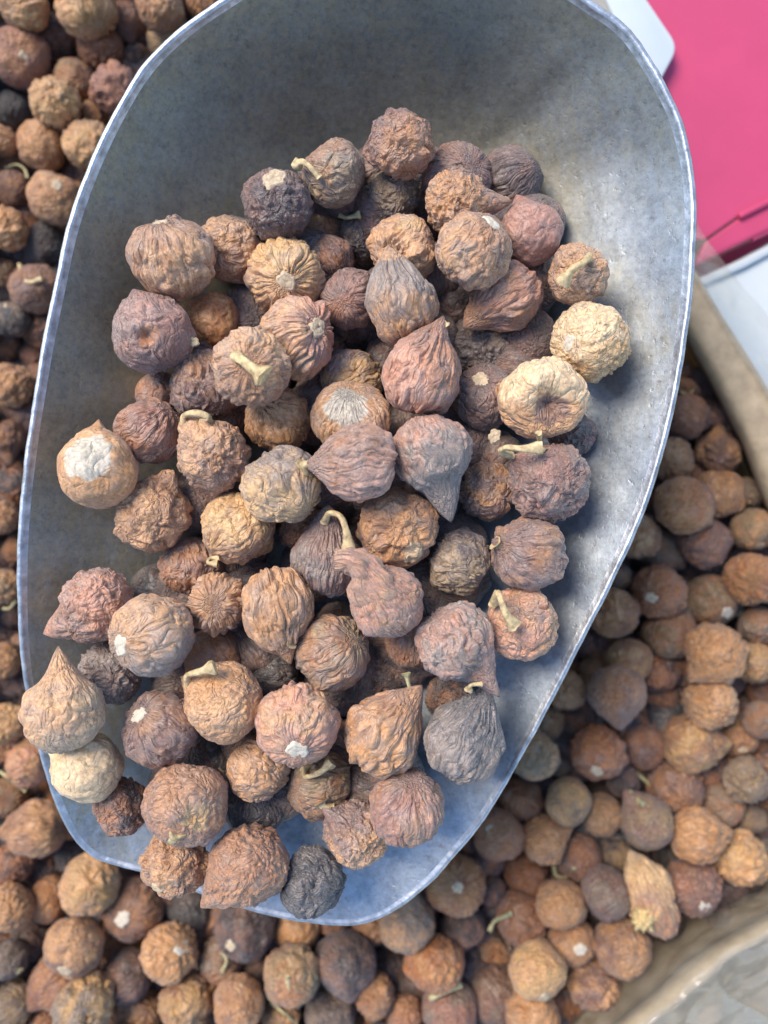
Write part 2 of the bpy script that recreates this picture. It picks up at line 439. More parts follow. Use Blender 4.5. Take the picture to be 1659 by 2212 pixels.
bm.to_mesh(bowl.data); bm.free()
def tube(path, radii, sides=10, flare=1.0, seed=0):
    P = np.array([[*p] for p in path], float); n = len(P)
    T = np.gradient(P, axis=0); T /= np.linalg.norm(T, axis=1)[:, None] + 1e-12
    up = np.array([.13, .21, 1.0]); V = []
    for i in range(n):
        s = np.cross(T[i], up); s /= np.linalg.norm(s) + 1e-9; w = np.cross(s, T[i])
        for k in range(sides):
            a = 2 * math.pi * k / sides; rr = radii[i] * (1 + .16 * math.sin(3 * a + i * .4 + seed) + .08 * math.sin(5 * a - i + seed))
            V.append(P[i] + (s * math.cos(a) + w * math.sin(a)) * rr)
    f = [[i * sides + k, i * sides + (k + 1) % sides, (i + 1) * sides + (k + 1) % sides, (i + 1) * sides + k] for i in range(n - 1) for k in range(sides)]
    # caps as quads fan (degenerate-free): ring centre
    c0, c1 = len(V), len(V) + 1; V.append(P[0]); V.append(P[-1] - T[-1] * radii[-1] * .25)
    return np.array(V), f, [(c0, k, (k + 1) % sides) for k in range(sides)], [(c1, (n - 1) * sides + (k + 1) % sides, (n - 1) * sides + k) for k in range(sides)]
def tube_mesh(name, path, radii, mat, sides=10, seed=0):
    V, f, a, b = tube(path, radii, sides, 1, seed)
    me = bpy.data.meshes.new(name); me.from_pydata([tuple(q) for q in V], [], f + a + b)
    me.polygons.foreach_set('use_smooth', [True] * len(f) + [False] * (len(a) + len(b)))
    me.materials.append(mat); me.update(); return me
hp = [at(880, -105, .085), at(900, -200, .092), at(925, -330, .098), at(960, -520, .100), at(990, -700, .100)]
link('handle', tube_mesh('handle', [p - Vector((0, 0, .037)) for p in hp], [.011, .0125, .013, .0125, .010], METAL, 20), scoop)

# ------------------------------------------------------------------ figs
PAL = dict(tan=(.56,.30,.135), gold=(.60,.355,.145), cream=(.70,.49,.265), orange=(.51,.245,.09), brown=(.38,.18,.08), red=(.36,.155,.072),
 pink=(.54,.245,.14), mauve=(.33,.155,.105), purple=(.22,.12,.088), dark=(.09,.06,.05), grey=(.25,.19,.145), blue=(.066,.062,.060),
 olive=(.31,.21,.11), sand=(.54,.365,.205), mould=(.52,.47,.36), white=(.62,.55,.43), rust=(.42,.16,.05))
_m = (.36, .205, .125)
PAL = {k: tuple(c * .90 + q * .10 for c, q in zip(v, _m)) if k not in ('dark', 'blue', 'mould') else v for k, v in PAL.items()}
def body(seed, level, style='rib', amp=1.0, neck=0.0, neck_w=.42, bend=(0, 0), dents=(), sq=1.0, tone=None, tbias=0.0, patch=None, bloom=.5, rough=1.0):
    """unit fig: +Z is the stem end, -Z the eye. returns vertices, faces, mask"""
    v, f = ICO[level]; v = v.copy()
    o = seed * 3.719 % 197
    th = np.arccos(np.clip(v[:, 2], -1, 1)); s = np.sqrt(v[:, 0] ** 2 + v[:, 1] ** 2) + 1e-6
    rho = 1 + .10 * perlin(v * 1.15 + o) + .05 * perlin(v * 2.5 + o + 5)
    rd = np.random.RandomState(seed * 31 + 7)
    for _ in range(4):                                   # pressed flats and hollows
        d = rd.normal(size=3); d /= np.linalg.norm(d); ang = np.arccos(np.clip(v @ d, -1, 1))
        rho -= rd.uniform(.02, .085) * np.exp(-(ang / rd.uniform(.35, .7)) ** 2.4)
    rho += .035
    amp = amp * np.clip(.85 + 1.25 * perlin(v * 1.7 + o + 63), .25, 1.5)
    warp = perlin3(v * 2.2 + o + 11)
    def bil(q, pw=.75): return np.abs(perlin(q)) ** pw
    ring = np.stack([v[:, 0] / s, v[:, 1] / s, th], 1)
    fade = sstep(.03, .42, s)
    if style == 'rib':
        q = ring * np.array([3.7, 3.7, 1.15]) + warp * .5 + o
        h = .20 * (bil(q) - .42) * fade + .03 * (bil(v * 6.5 + warp * .8 + o) - .42)
    elif style == 'fine':
        q = ring * np.array([6.4, 6.4, 1.7]) + warp * .40 + o
        h = .13 * (bil(q) - .42) * fade + .03 * (bil(v * 8 + warp * .6 + o) - .42)
    elif style == 'net':
        q = ring * np.array([3.5, 3.5, 2.1]) + warp * .75 + o
        h = .185 * (bil(q) - .42) * fade + .04 * (bil(v * 9 + warp + o) - .42)
    elif style == 'knob':
        h = .11 * perlin(v * 5.2 + warp * .5 + o) + .09 * (bil(v * 8 + warp + o) - .42) + .05 * perlin(v * 2.6 + o)
    elif style == 'crum':
        q = v * 1.9 + warp * .55 + o
        h = .34 * (bil(q, .8) - .36) + .10 * (bil(v * 5 + warp + o) - .42) + .03 * (bil(v * 9 + o) - .42)
    else:
        h = .022 * perlin(v * 4 + o) + .022 * (bil(ring * np.array([5, 5, 1.2]) + warp * .4 + o) - .42) * fade
    rho += h * amp
    # flattened eye end
    rho -= .07 * np.exp(-((math.pi - th) / .38) ** 2)
    if neck:
        neck_w *= .74
        rho += (neck + .20) * np.exp(-(th / neck_w) ** 1.2)
        rho -= .10 * neck * np.exp(-((th - neck_w * 1.9) / .35) ** 2)
    for (d, depth, wid) in dents:
        d = np.array(d) / np.linalg.norm(d)
        ang = np.arccos(np.clip(v @ d, -1, 1)); rho -= depth * np.exp(-(ang / wid) ** 2.6)
    p = v * rho[:, None]; p[:, 2] *= sq
    if neck and (bend[0] or bend[1]):
        k = np.clip(p[:, 2] - .75, 0, None); p[:, 0] += bend[0] * k ** 1.6; p[:, 1] += bend[1] * k ** 1.6
    # colour masks: R second tone, G bloom, B patch
    R = .42 + tbias + .62 * perlin(v * 1.35 + o + 41)
    if tone is not None:
        d = np.array(tone) / np.linalg.norm(tone); R = .5 + tbias + .62 * (v @ d) + .34 * perlin(v * 1.7 + o + 41)
    Gm = np.clip(bloom + .5 * perlin(v * 2.1 + o + 23), 0, 1)
    B = np.zeros(len(v))
    if patch is not None:
        d = np.array(patch[0]) / np.linalg.norm(patch[0]); ang = np.arccos(np.clip(v @ d, -1, 1))
        B = sstep(patch[1] * 1.25, patch[1] * .75, ang + .16 * perlin(v * 3 + o))
    ribs = {'rib': ring * np.array([3.7, 3.7, 1.15]) * 1.9 + warp * .9, 'fine': ring * np.array([6.4, 6.4, 1.7]) * 1.3 + warp * .8}.get(style, v * 7.5 + warp * 1.2)
    if style == 'smooth' and level == 5: ribs = v * 2.4 + warp * .6
    if style == 'net': ribs = ring * np.array([3.5, 3.5, 2.1]) * 1.8 + warp * 1.2
    ribs = ribs * (.35 + .65 * fade)[:, None] if style in ('rib', 'fine', 'net') else ribs
    return p, f, np.concatenate([np.clip(np.stack([R, Gm, B], 1), 0, 1), ribs + o], 1)

def frame(axis):
    """rotation taking +Z to axis"""
    return np.array(Vector((0, 0, 1)).rotation_difference(Vector(axis)).to_matrix())
def eye_mesh(name, r, mat, seed=0):
    rnd = random.Random(seed); ns = 30
    prof = [(0, .10), (.25, .13), (.5, .15), (.72, .12), (.82, .08), (.93, .12), (1.05, .07), (1.25, -.30)]
    V = [(0, 0, .02 * r)]; f = []
    ph = rnd.random() * 6
    for i, (q, z) in enumerate(prof[1:]):
        for k in range(ns):
            a = 2 * math.pi * k / ns
            st = abs(math.sin(2.5 * a + ph)); slit = -.09 * (1 - min(1, st * 3)) * (1 if q < .75 else 0)
            rr = r * q * (1 + .12 * math.sin(2 * a + ph) + .09 * math.sin(5 * a + ph * 2) + .06 * math.sin(9 * a - ph))
            V.append((rr * math.cos(a), rr * math.sin(a), r * (z + slit + .03 * math.sin(3 * a + ph))))
    for k in range(ns): f.append((0, 1 + k, 1 + (k + 1) % ns))
    for i in range(len(prof) - 2):
        b = 1 + i * ns
        for k in range(ns): f.append((b + k, b + ns + k, b + ns + (k + 1) % ns, b + (k + 1) % ns))
    me = bpy.data.meshes.new(name); me.from_pydata(V, [], f); me.polygons.foreach_set('use_smooth', [True] * len(f))
    me.materials.append(mat); me.update(); return me
def bez(path, n=14):
    P = [Vector(p) for p in path]
    if len(P) == 2: P = [P[0], (P[0] + P[1]) / 2, P[1]]
    out = []
    m = len(P)
    for i in range(m - 1):
        p0 = P[i - 1] if i else P[0] * 2 - P[1]; p3 = P[i + 2] if i + 2 < m else P[-1] * 2 - P[-2]
        p1, p2 = P[i], P[i + 1]; kk = max(4, n // (m - 1))
        for k in range(kk):
            t = k / kk
            out.append(.5 * ((2 * p1) + (p2 - p0) * t + (2 * p0 - 5 * p1 + 4 * p2 - p3) * t * t + (3 * p1 - p0 - 3 * p2 + p3) * t ** 3))
    return out + [P[-1]]

FIGS = []
def F(x, y, r, lay, style, a, b, label, **k): FIGS.append(dict(x=x, y=y, r=r, lay=lay, style=style, a=a, b=b, label=label, **k))
# ---- top of the pile, at the back of the scoop
F(865,313,74,.6,'crum','purple','brown','crumpled dark brown fig at the very back of the pile',ax=(.3,-.5,.3),amp=.75,bloom=.3,tone=(.2,.3))
F(724,377,71,.8,'net','brown','olive','round olive-brown fig with small curled pale stem, near the back wall',ax=(-1,-.3,.25),stem=[(690,384,7),(672,362,8.5),(655,350,8),(640,357,6)],tone=(.5,.6),amp=.6)
F(597,441,76,.7,'knob','dark','purple','dark purple knobbly fig with large pale round eye turned up to the back',eye=(603,405),eyem='n',er=.34,bloom=.35)
F(985,392,78,1.1,'fine','purple','mauve','purplish fig with ring-shaped stub, half hidden near the back',ax=(.4,-.1,.9),stem=[(1014,402,9),(1012,388,10.5),(1024,382,10.8),(1034,392,10)],str_=.75,smat='s')
F(845,424,58,1.9,'knob','grey','olive','greyish fig tucked underneath the crumpled backmost fig',bloom=.3)
F(985,440,68,.7,'knob','brown','orange','lumpy brown fig whose dark neck points at the smooth mauve fig',tip=(1092,440,.1),neck_w=.36,tone=(-.8,.1),tbias=.1,stem=[(1082,440,0),(1094,436,.5),(1098,432,1)],str_=.8)
F(1148,504,68,.5,'smooth','mauve','mauve','smooth mauve fig with pointed tip against the bright back wall',tip=(1121,424,-.15),neck_w=.38,bloom=.35,amp=1.8)
F(500,541,74,.8,'crum','brown','tan','lumpy tan-brown fig between the dark eyed fig and the large ribbed one',ax=(.2,-.8,.2),amp=.55,tone=(.1,-.9))
F(373,556,90,.2,'rib','brown','tan','large round ribbed fig with faint pale eye, nearest the dark wall at the back',eye=(352,482),eyem='n',er=.2,tone=(.4,.6),tbias=-.1)
F(872,542,76,.6,'net','orange','tan','orange-brown fig with a creased bright top, behind the grey-necked teardrop fig',ax=(-.3,.5,.4),dents=[(850,575,.16,.35)],tone=(.4,.8),patch=(880,500,.4,'gold'))
F(1022,543,84,.1,'net','brown','tan','big brown wrinkled fig with a cream spot near its upper edge',eye=(1062,488),eyem='w',er=.24,dents=[(1005,520,.12,.3)],amp=.9)
F(1247,594,67,.2,'crum','tan','tan','small shrivelled tan fig with a thick pale stem laid across it',ax=(.5,-.7,.5),stem=[(1272,556,7.5),(1262,566,10.5),(1238,582,11.5),(1212,612,9.5)],str_=1.25,amp=.6,bloom=.5)
F(618,599,85,.2,'rib','tan','gold','golden tan ribbed fig with a star-shaped eye low on its face',eye=(627,632),eyem='n',er=.23,tone=(.1,-.7),bloom=.35)
F(688,497,52,2.0,'smooth','brown','olive','smooth brown fig deep under the dark eyed fig',bloom=.2)
F(782,508,52,1.9,'knob','dark','grey','dark grey fig with loose pale stem chip on top, deep near the back',stem=[(735,466,7),(752,470,9),(778,464,9)],str_=.75,smat='g',dents=[(800,520,.2,.4)])
F(708,560,55,1.6,'fine','red','purple','reddish-brown fig wedged behind the golden tan eyed fig',bloom=.4)
F(757,646,64,1.1,'rib','purple','mauve','small purple-brown fig with its blunt tip facing out, beside the grey-necked teardrop',ax=(-.25,.25,.85),tone=(.2,.4),patch=(738,680,.42,'pink'),amp=.7)
F(866,668,77,-.1,'rib','grey','orange','teardrop fig with a grey neck and crusty golden tip',tip=(842,552,.12),neck_w=.62,tone=(.25,.75),patch=(843,565,.28,'tan'),amp=.8)
F(1094,642,76,.1,'rib','brown','pink','almond-shaped brown ribbed fig pointing towards the tall teardrop below it',tip=(1008,706,.1),neck_w=.45,amp=.95)
F(972,655,56,1.9,'smooth','dark','purple','dark smooth fig in the gap behind the almond-shaped fig')
F(1276,738,83,.1,'knob','gold','cream','bright golden lumpy fig with a white eye, against the bright wall',eye=(1212,752),eyem='w',er=.2,tone=(-.3,-.5),bloom=.15,amp=.75)
F(330,722,86,.2,'net','purple','mauve','dark fig with a torn hole showing orange inside',tip=(288,632,-.1),neck_w=.34,hole=(338,746),amp=.55,tone=(.4,-.3))
F(455,697,66,1.6,'smooth','rust','orange','smooth orange-brown fig tucked behind the fig with the torn hole',bloom=.1,amp=1.5)
F(640,730,88,0,'rib','pink','tan','pinkish ribbed fig with a neat tan eye on its side',eye=(700,717),eyem='n',er=.24,tone=(-.5,.2))
F(543,796,85,-.2,'net','tan','brown','wrinkled tan fig with a thick pale stalk pointing out at the viewer',ax=(.1,.05,.95),stem=[(510,770,6),(520,776,10),(545,794,13),(570,813,13.5)],str_=1.7,tone=(-.1,.9),dents=[(540,760,.1,.4)])
F(443,834,78,.9,'net','brown','purple','brown fig darkening to purple below, beside the thick-stalked fig',ax=(-.2,-.8,.3),tone=(.2,.9))
F(1036,752,74,1.6,'knob','dark','grey','dark grey fig with yellowish scuff, under the almond-shaped fig',patch=(1070,745,.3,'olive'))
F(1155,748,52,1.9,'fine','red','brown','reddish fig peeping out below the almond-shaped fig',bloom=.4)
F(911,812,86,-.3,'rib','red','pink','large reddish ribbed teardrop fig, tip up, near the middle of the pile',tip=(951,704,.2),neck_w=.36,tone=(-.6,.1),tbias=.05,stem=[(947,708,2),(954,694,3),(963,704,2.5)],str_=.9,bloom=.6)
F(1050,858,72,.9,'net','purple','dark','dark purplish fig with a cream eye, beside the big dented golden fig',eye=(1030,822),eyem='n',er=.28,patch=(1085,850,.35,'orange'),amp=.6)
F(1175,862,93,-.2,'net','cream','tan','pale golden fig with a deep purplish dent in its face',ax=(0,.85,.1),dents=[(1180,905,.8,.70)],patch=(1185,912,.66,'purple'),tone=(0,.9),amp=.45,bloom=.15,stem=[(1164,935,4),(1166,958,3),(1170,972,2)],str_=.9)
F(757,824,71,1.0,'rib','purple','gold','ribbed fig with yellow folds, directly above the mouldy-topped fig',ax=(-.6,.4,.5),tone=(.5,.6),tbias=.15)
F(600,907,72,.9,'rib','orange','tan','plain orange-tan fig below the thick-stalked fig',ax=(-.3,-.5,.6),bloom=.1,tone=(0,-.7))
F(757,905,86,.3,'fine','tan','orange','tan fig with a flat whitish mouldy top, partly covered by the rosy ribbed fig',ax=(0,.7,-.6),dents=[(760,878,.13,.62)],patch=(752,880,.60,'mould'),amp=.6)
F(322,930,72,.6,'rib','red','mauve','reddish-purple ribbed fig next to the fig with a hooked pale stem',ax=(.6,-.5,.3),amp=.9)
F(463,985,76,.1,'knob','brown','tan','tan-brown rough fig with a hooked pale stem at its top',tip=(402,908,.2),neck_w=.40,stem=[(398,925,2),(398,900,4),(420,892,6),(446,898,6),(444,910,4)],str_=1.15,tone=(-.5,-.7),amp=1.1)
F(772,1000,85,-.9,'rib','pink','red','rosy ribbed fig lying on the mouldy-topped fig, pale tip sideways',tip=(668,1004,.1),neck_w=.36,tone=(-.5,-.5),bloom=.7,stem=[(680,1005,1),(662,1004,1.5),(653,1010,1.2)],str_=1.5,tbias=-.1)
F(930,975,87,-.5,'net','pink','grey','big pale pinkish fig tapering to a long point below',tip=(972,1116,-.05),neck_w=.40,tone=(.3,.6),bloom=.75,amp=.8,tbias=.05)
F(1052,1060,64,.8,'crum','purple','orange','collapsed orange-and-purple fig beside the long pointed fig',amp=.7,dents=[(1075,1020,.2,.4)],bloom=.4)
F(1187,1041,86,.2,'knob','purple','mauve','rough purplish fig with a straight pale stem on its shoulder, by the bright wall',tip=(1108,990,.3),neck_w=.36,stem=[(1106,985,5),(1082,976,8),(1094,967,10),(1130,970,11),(1170,966,11)],str_=1.05,bloom=.5)
F(212,1012,87,.3,'smooth','tan','orange','tan fig with a flaky whitish patch on top, alone against the dark wall',tip=(206,930,-.25),neck_w=.2,patch=(215,985,.62,'mould'),amp=1.4,bloom=.2,dents=[(220,985,.07,.6)])
F(330,1112,80,.3,'crum','tan','brown','badly crumpled tan-brown fig beneath the flaky-patched one',ax=(.2,-.9,.1),amp=.85,tip=(372,1022,.1),neck_w=.4,bloom=.3)
F(610,1052,88,-.1,'net','grey','gold','squarish fig, grey above and bright gold below',ax=(.5,.5,.3),tone=(-.1,.95),amp=.8,tbias=.12)
F(515,1142,80,.2,'net','tan','gold','knobbly golden-tan fig with a small curl at its base',ax=(-.6,.6,.2),tone=(0,-.6),amp=.95,stem=[(475,1205,1),(455,1206,3),(450,1216,4),(470,1218,4)],str_=.7,bloom=.3)
F(857,1141,88,.1,'crum','brown','orange','orange-brown caved-in fig with a pale beige scrap at its base',patch=(892,1200,.25,'cream'),amp=.62,dents=[(830,1150,.16,.3)],bloom=.35)
F(702,1212,76,.2,'fine','purple','grey','dark teardrop fig with a long pale stem bent over like a hook',tip=(710,1105,.3),neck_w=.50,stem=[(700,1128,6),(712,1108,9),(735,1116,11),(748,1150,11),(754,1188,10)],str_=1.1,bloom=.5)
F(990,1216,70,.6,'net','dark','olive','dark fig with olive-gold wrinkles, above the pale pinkish wrinkled fig',tone=(-.1,.8),tbias=.1,amp=1.0)
F(1143,1195,82,.2,'rib','purple','brown','dark ribbed fig with a white nub at one side, by the bright wall',tip=(1068,1172,.55),neck_w=.22,stem=[(1078,1178,5),(1070,1172,6)],str_=1.3,bloom=.55)
F(411,1222,68,1.3,'net','red','brown','reddish-brown fig deep between the crumpled and the knobbly golden figs')
F(836,1298,80,-.6,'fine','pink','brown','pinkish-brown fig with a long thick curved neck like a swan',ax=(-.55,-.65,.4),neckcurve=[(806,1266,4.5),(784,1230,7),(755,1210,8.5),(726,1208,8)],neckr=[6.0,3.9,3.0,2.4],amp=.8,bloom=.6)
F(210,1308,78,.3,'knob','pink','red','rosy fig with a sharp tip pointing at the dark wall',tip=(108,1362,-.05),neck_w=.42,amp=.9,bloom=.6)
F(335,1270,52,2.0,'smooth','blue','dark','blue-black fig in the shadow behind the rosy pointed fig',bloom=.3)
F(328,1373,90,-.4,'net','grey','tan','large fig, tan above and grey below, with a big white eye',eye=(270,1387),eyem='w',er=.27,tone=(-.2,-.9),tbias=.1,amp=.6,rough=1)  # grey lower half paints in the shading of its underside
F(470,1303,65,.5,'rib','tan','brown','small wrinkled tan fig with folds radiating from its centre',ax=(0,-.05,1),amp=1.15,dents=[(470,1298,.14,.35)])
F(598,1312,77,.0,'rib','orange','tan','upright oval orange-tan fig with a small white-tipped tail',ax=(.15,.9,.25),sxy=(90,1.2),tip=(624,1396,.1),neck_w=.22,amp=1.1,stem=[(618,1394,3),(630,1390,4)],str_=1.0,bloom=.45)
F(718,1408,84,.3,'rib','brown','olive','dark olive-brown ribbed fig below the swan-necked one',ax=(.5,-.3,.4),bloom=.5,amp=.8)
F(1125,1347,79,.3,'crum','pink','tan','crumpled pinkish-tan fig with a beige stem curled over it',ax=(-.4,-.3,.7),stem=[(1064,1306,6),(1074,1280,10),(1084,1300,13),(1094,1328,13.5),(1110,1352,12)],str_=1.15,amp=.6,bloom=.5)
F(986,1388,86,-.2,'net','pink','grey','pale pinkish-grey deeply wrinkled fig with a ragged tail',tip=(1070,1494,.0),neck_w=.30,amp=1.15,bloom=.85,stem=[(1040,1478,4),(1018,1480,5),(1012,1490,4)],str_=.7)
F(462,1418,66,1.5,'smooth','rust','brown','dark orange smooth fig under the small folded fig')
F(892,1388,62,1.4,'fine','red','brown','reddish fig partly hidden beneath the pale pinkish-grey fig')
F(240,1452,68,1.0,'knob','grey','purple','pitted grey-purple fig under the white-eyed fig',dents=[(215,1430,.2,.18),(260,1470,.1,.2)],bloom=.6)
F(136,1537,87,-.7,'net','sand','tan','pale sandy fig with pointed top, resting on the thin side rim',tip=(132,1410,.1),neck_w=.30,amp=.5,bloom=.5,tone=(-.3,-.3))
F(595,1452,56,1.8,'rib','dark','blue','dark ribbed neck and shoulder of a fig between two tan figs')
F(820,1455,56,1.9,'knob','dark','red','dark reddish fig in the hollow below the swan-necked fig')
F(486,1517,84,.0,'knob','tan','orange','smooth orange-tan fig with a short pale stem at its shoulder',tip=(405,1465,.15),neck_w=.30,stem=[(406,1478,4),(404,1460,6),(430,1452,8),(464,1440,8)],str_=1.15,amp=.4,bloom=.3)
F(643,1562,90,-.4,'net','pink','tan','pinkish-tan wrinkled fig with a chalk-white eye at its lower edge',eye=(650,1607),eyem='w',er=.25,amp=.8,dents=[(640,1540,.10,.3)])
F(350,1573,84,.1,'rib','purple','brown','purplish-brown fig with a cream eye at its shoulder, beside the pale sandy fig',eye=(308,1526),eyem='w',er=.22,amp=.9)
F(828,1590,86,-.1,'rib','brown','orange','ribbed fig glowing orange in the middle, neck tilted up beside the grey-blue one',tip=(902,1490,.1),neck_w=.42,tone=(-.1,.1),patch=(820,1590,.36,'orange'),amp=1.15,stem=[(890,1500,0),(882,1476,0),(878,1454,-1)],str_=.8,smat='g')
F(1000,1602,86,-.2,'rib','blue','grey','slate-grey ribbed teardrop fig near the bright side rim',tip=(1052,1494,.0),neck_w=.42,amp=.9,bloom=.6,tone=(-.6,.6))
F(972,1502,54,1.7,'knob','dark','red','dark fig under the ragged tail of the pale wrinkled fig')
F(190,1658,74,.3,'smooth','cream','cream','smooth pale yellow fig at the side rim',ax=(-.8,-.5,.2),amp=1.6,bloom=.05,tip=(124,1628,.1),neck_w=.16)
F(558,1658,70,.6,'net','tan','orange','tan wrinkled fig half under the chalk-eyed fig',amp=.9)
F(686,1692,72,1.0,'fine','olive','brown','tan-olive fig low down with a pale stem across it',stem=[(655,1660,6),(660,1678,9),(690,1668,11),(716,1644,11)],str_=1.0,bloom=.3)
F(403,1738,93,-.2,'knob','purple','brown','large brown fig with a golden patch and stubby pale stem, near the lip',ax=(-.2,.85,.2),patch=(448,1740,.38,'gold'),stem=[(352,1776,6),(358,1800,7),(370,1814,8),(384,1794,9)],str_=1.45,tone=(.1,-.3),amp=.5,bloom=.4)
F(262,1742,60,.8,'crum','red','dark','small dark reddish crumpled fig by the lip corner',amp=.7,bloom=.3)
F(877,1742,83,.1,'rib','mauve','brown','round mauve-brown ribbed fig below the orange-centred one',ax=(.1,-.6,.3),amp=.8,bloom=.55)
F(553,1742,66,1.4,'net','blue','dark','blue-black fig behind the large gold-patched one',bloom=.35,amp=.7)
F(770,1798,70,.5,'knob','purple','tan','greyish fig with a finger-like neck beside the bare blue metal',tip=(702,1738,.3),neck_w=.30,tone=(.2,.8),stem=[(716,1748,2),(698,1740,3),(692,1730,3)],str_=1.5,dents=[(760,1760,.12,.4)])
F(537,1868,84,.2,'knob','brown','red','reddish-brown fig hanging its curled tail over the lip',tip=(448,1948,.0),neck_w=.42,amp=.8,stem=[(446,1944,0),(444,1954,.5),(460,1950,1)],str_=.9,bloom=.4)
F(380,1862,72,.4,'crum','brown','tan','flattened crumpled fig lying on the lip with a small round end scar',eye=(352,1898),eyem='n',er=.2,amp=.8,bloom=.3)
F(676,1906,72,.5,'net','blue','blue','charcoal-blue shrivelled fig alone on the lip',amp=1.05,bloom=.5,ax=(.9,.2,.1))
F(738,1605,54,1.5,'fine','red','brown','reddish fig squeezed between the chalk-eyed and orange-centred figs')
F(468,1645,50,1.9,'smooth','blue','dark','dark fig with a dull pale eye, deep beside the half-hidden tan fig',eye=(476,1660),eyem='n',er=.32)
F(343,850,50,1.9,'smooth','red','purple','small dark reddish fig low against the wall beside the purple-bottomed fig')
F(1236,935,50,1.5,'knob','grey','mauve','greyish-pink fig under the dented golden fig')
F(664,1132,62,1.7,'knob','red','rust','dark reddish fig beneath the squarish grey-and-gold fig')
F(828,775,46,2.0,'smooth','purple','dark','small purple fig deep behind the large reddish teardrop')
F(935,1330,58,1.8,'fine','red','dark','dark red fig behind the swan-necked fig')
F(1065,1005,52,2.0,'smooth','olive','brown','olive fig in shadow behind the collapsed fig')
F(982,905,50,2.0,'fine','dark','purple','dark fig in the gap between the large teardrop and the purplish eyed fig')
def imgdir(X, Y, f):
    dx, dy = (X - f['x']) / f['r'], -(Y - f['y']) / f['r']; q = dx * dx + dy * dy
    if q > .98: s = math.sqrt(.98 / q); dx *= s; dy *= s; q = .98
    return np.array([dx, dy, math.sqrt(1 - q)])
# heights: higher layers stay, overlapping lower figs sink along their line of sight
def settle(figs, z0, step, keep=.95, iters=260, fl=None):
    n = len(figs); z = np.array([z0 - f['lay'] * step for f in figs]); pr = z.copy()
    xs = np.array([f['x'] for f in figs], float); ys = np.array([f['y'] for f in figs], float); rp = np.array([f['r'] for f in figs], float)
    for it in range(iters):
        d = CAM_H - z; X = (xs - 829.5) * d / FPX; Y = -(ys - 1106) * d / FPX; R = rp * d / FPX
        for i in range(n):
            dx = X - X[i]; dy = Y - Y[i]; need = (R + R[i]) * keep; h2 = need ** 2 - dx ** 2 - dy ** 2
            for j in np.nonzero(h2 > 0)[0]:
                if j <= i: continue
                nd = math.sqrt(h2[j]); up, lo = (i, j) if pr[i] >= pr[j] else (j, i)
                gap = nd - (z[up] - z[lo])
                if gap > 0: z[up] += gap * .10; z[lo] -= gap * .16
        z += (pr - z) * .03
        if fl is not None:
            d = CAM_H - z; X = (xs - 829.5) * d / FPX; Y = -(ys - 1106) * d / FPX; R = rp * d / FPX
            z = np.maximum(z, fl(X, Y) + R * .9)
    return z
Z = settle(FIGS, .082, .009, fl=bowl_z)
GROUP = 'dried figs piled in the scoop'
def tones(o, a, b, c='tan', jit=0.0, rnd=None, gain=1.0):
    for k, nme in (('tone_a', a), ('tone_b', b), ('tone_c', c)):
        q = PAL[nme]; s = gain + (rnd.uniform(-jit, jit) if rnd else 0)
        o[k] = [q[0] * s, q[1] * s, q[2] * s, 1.0]
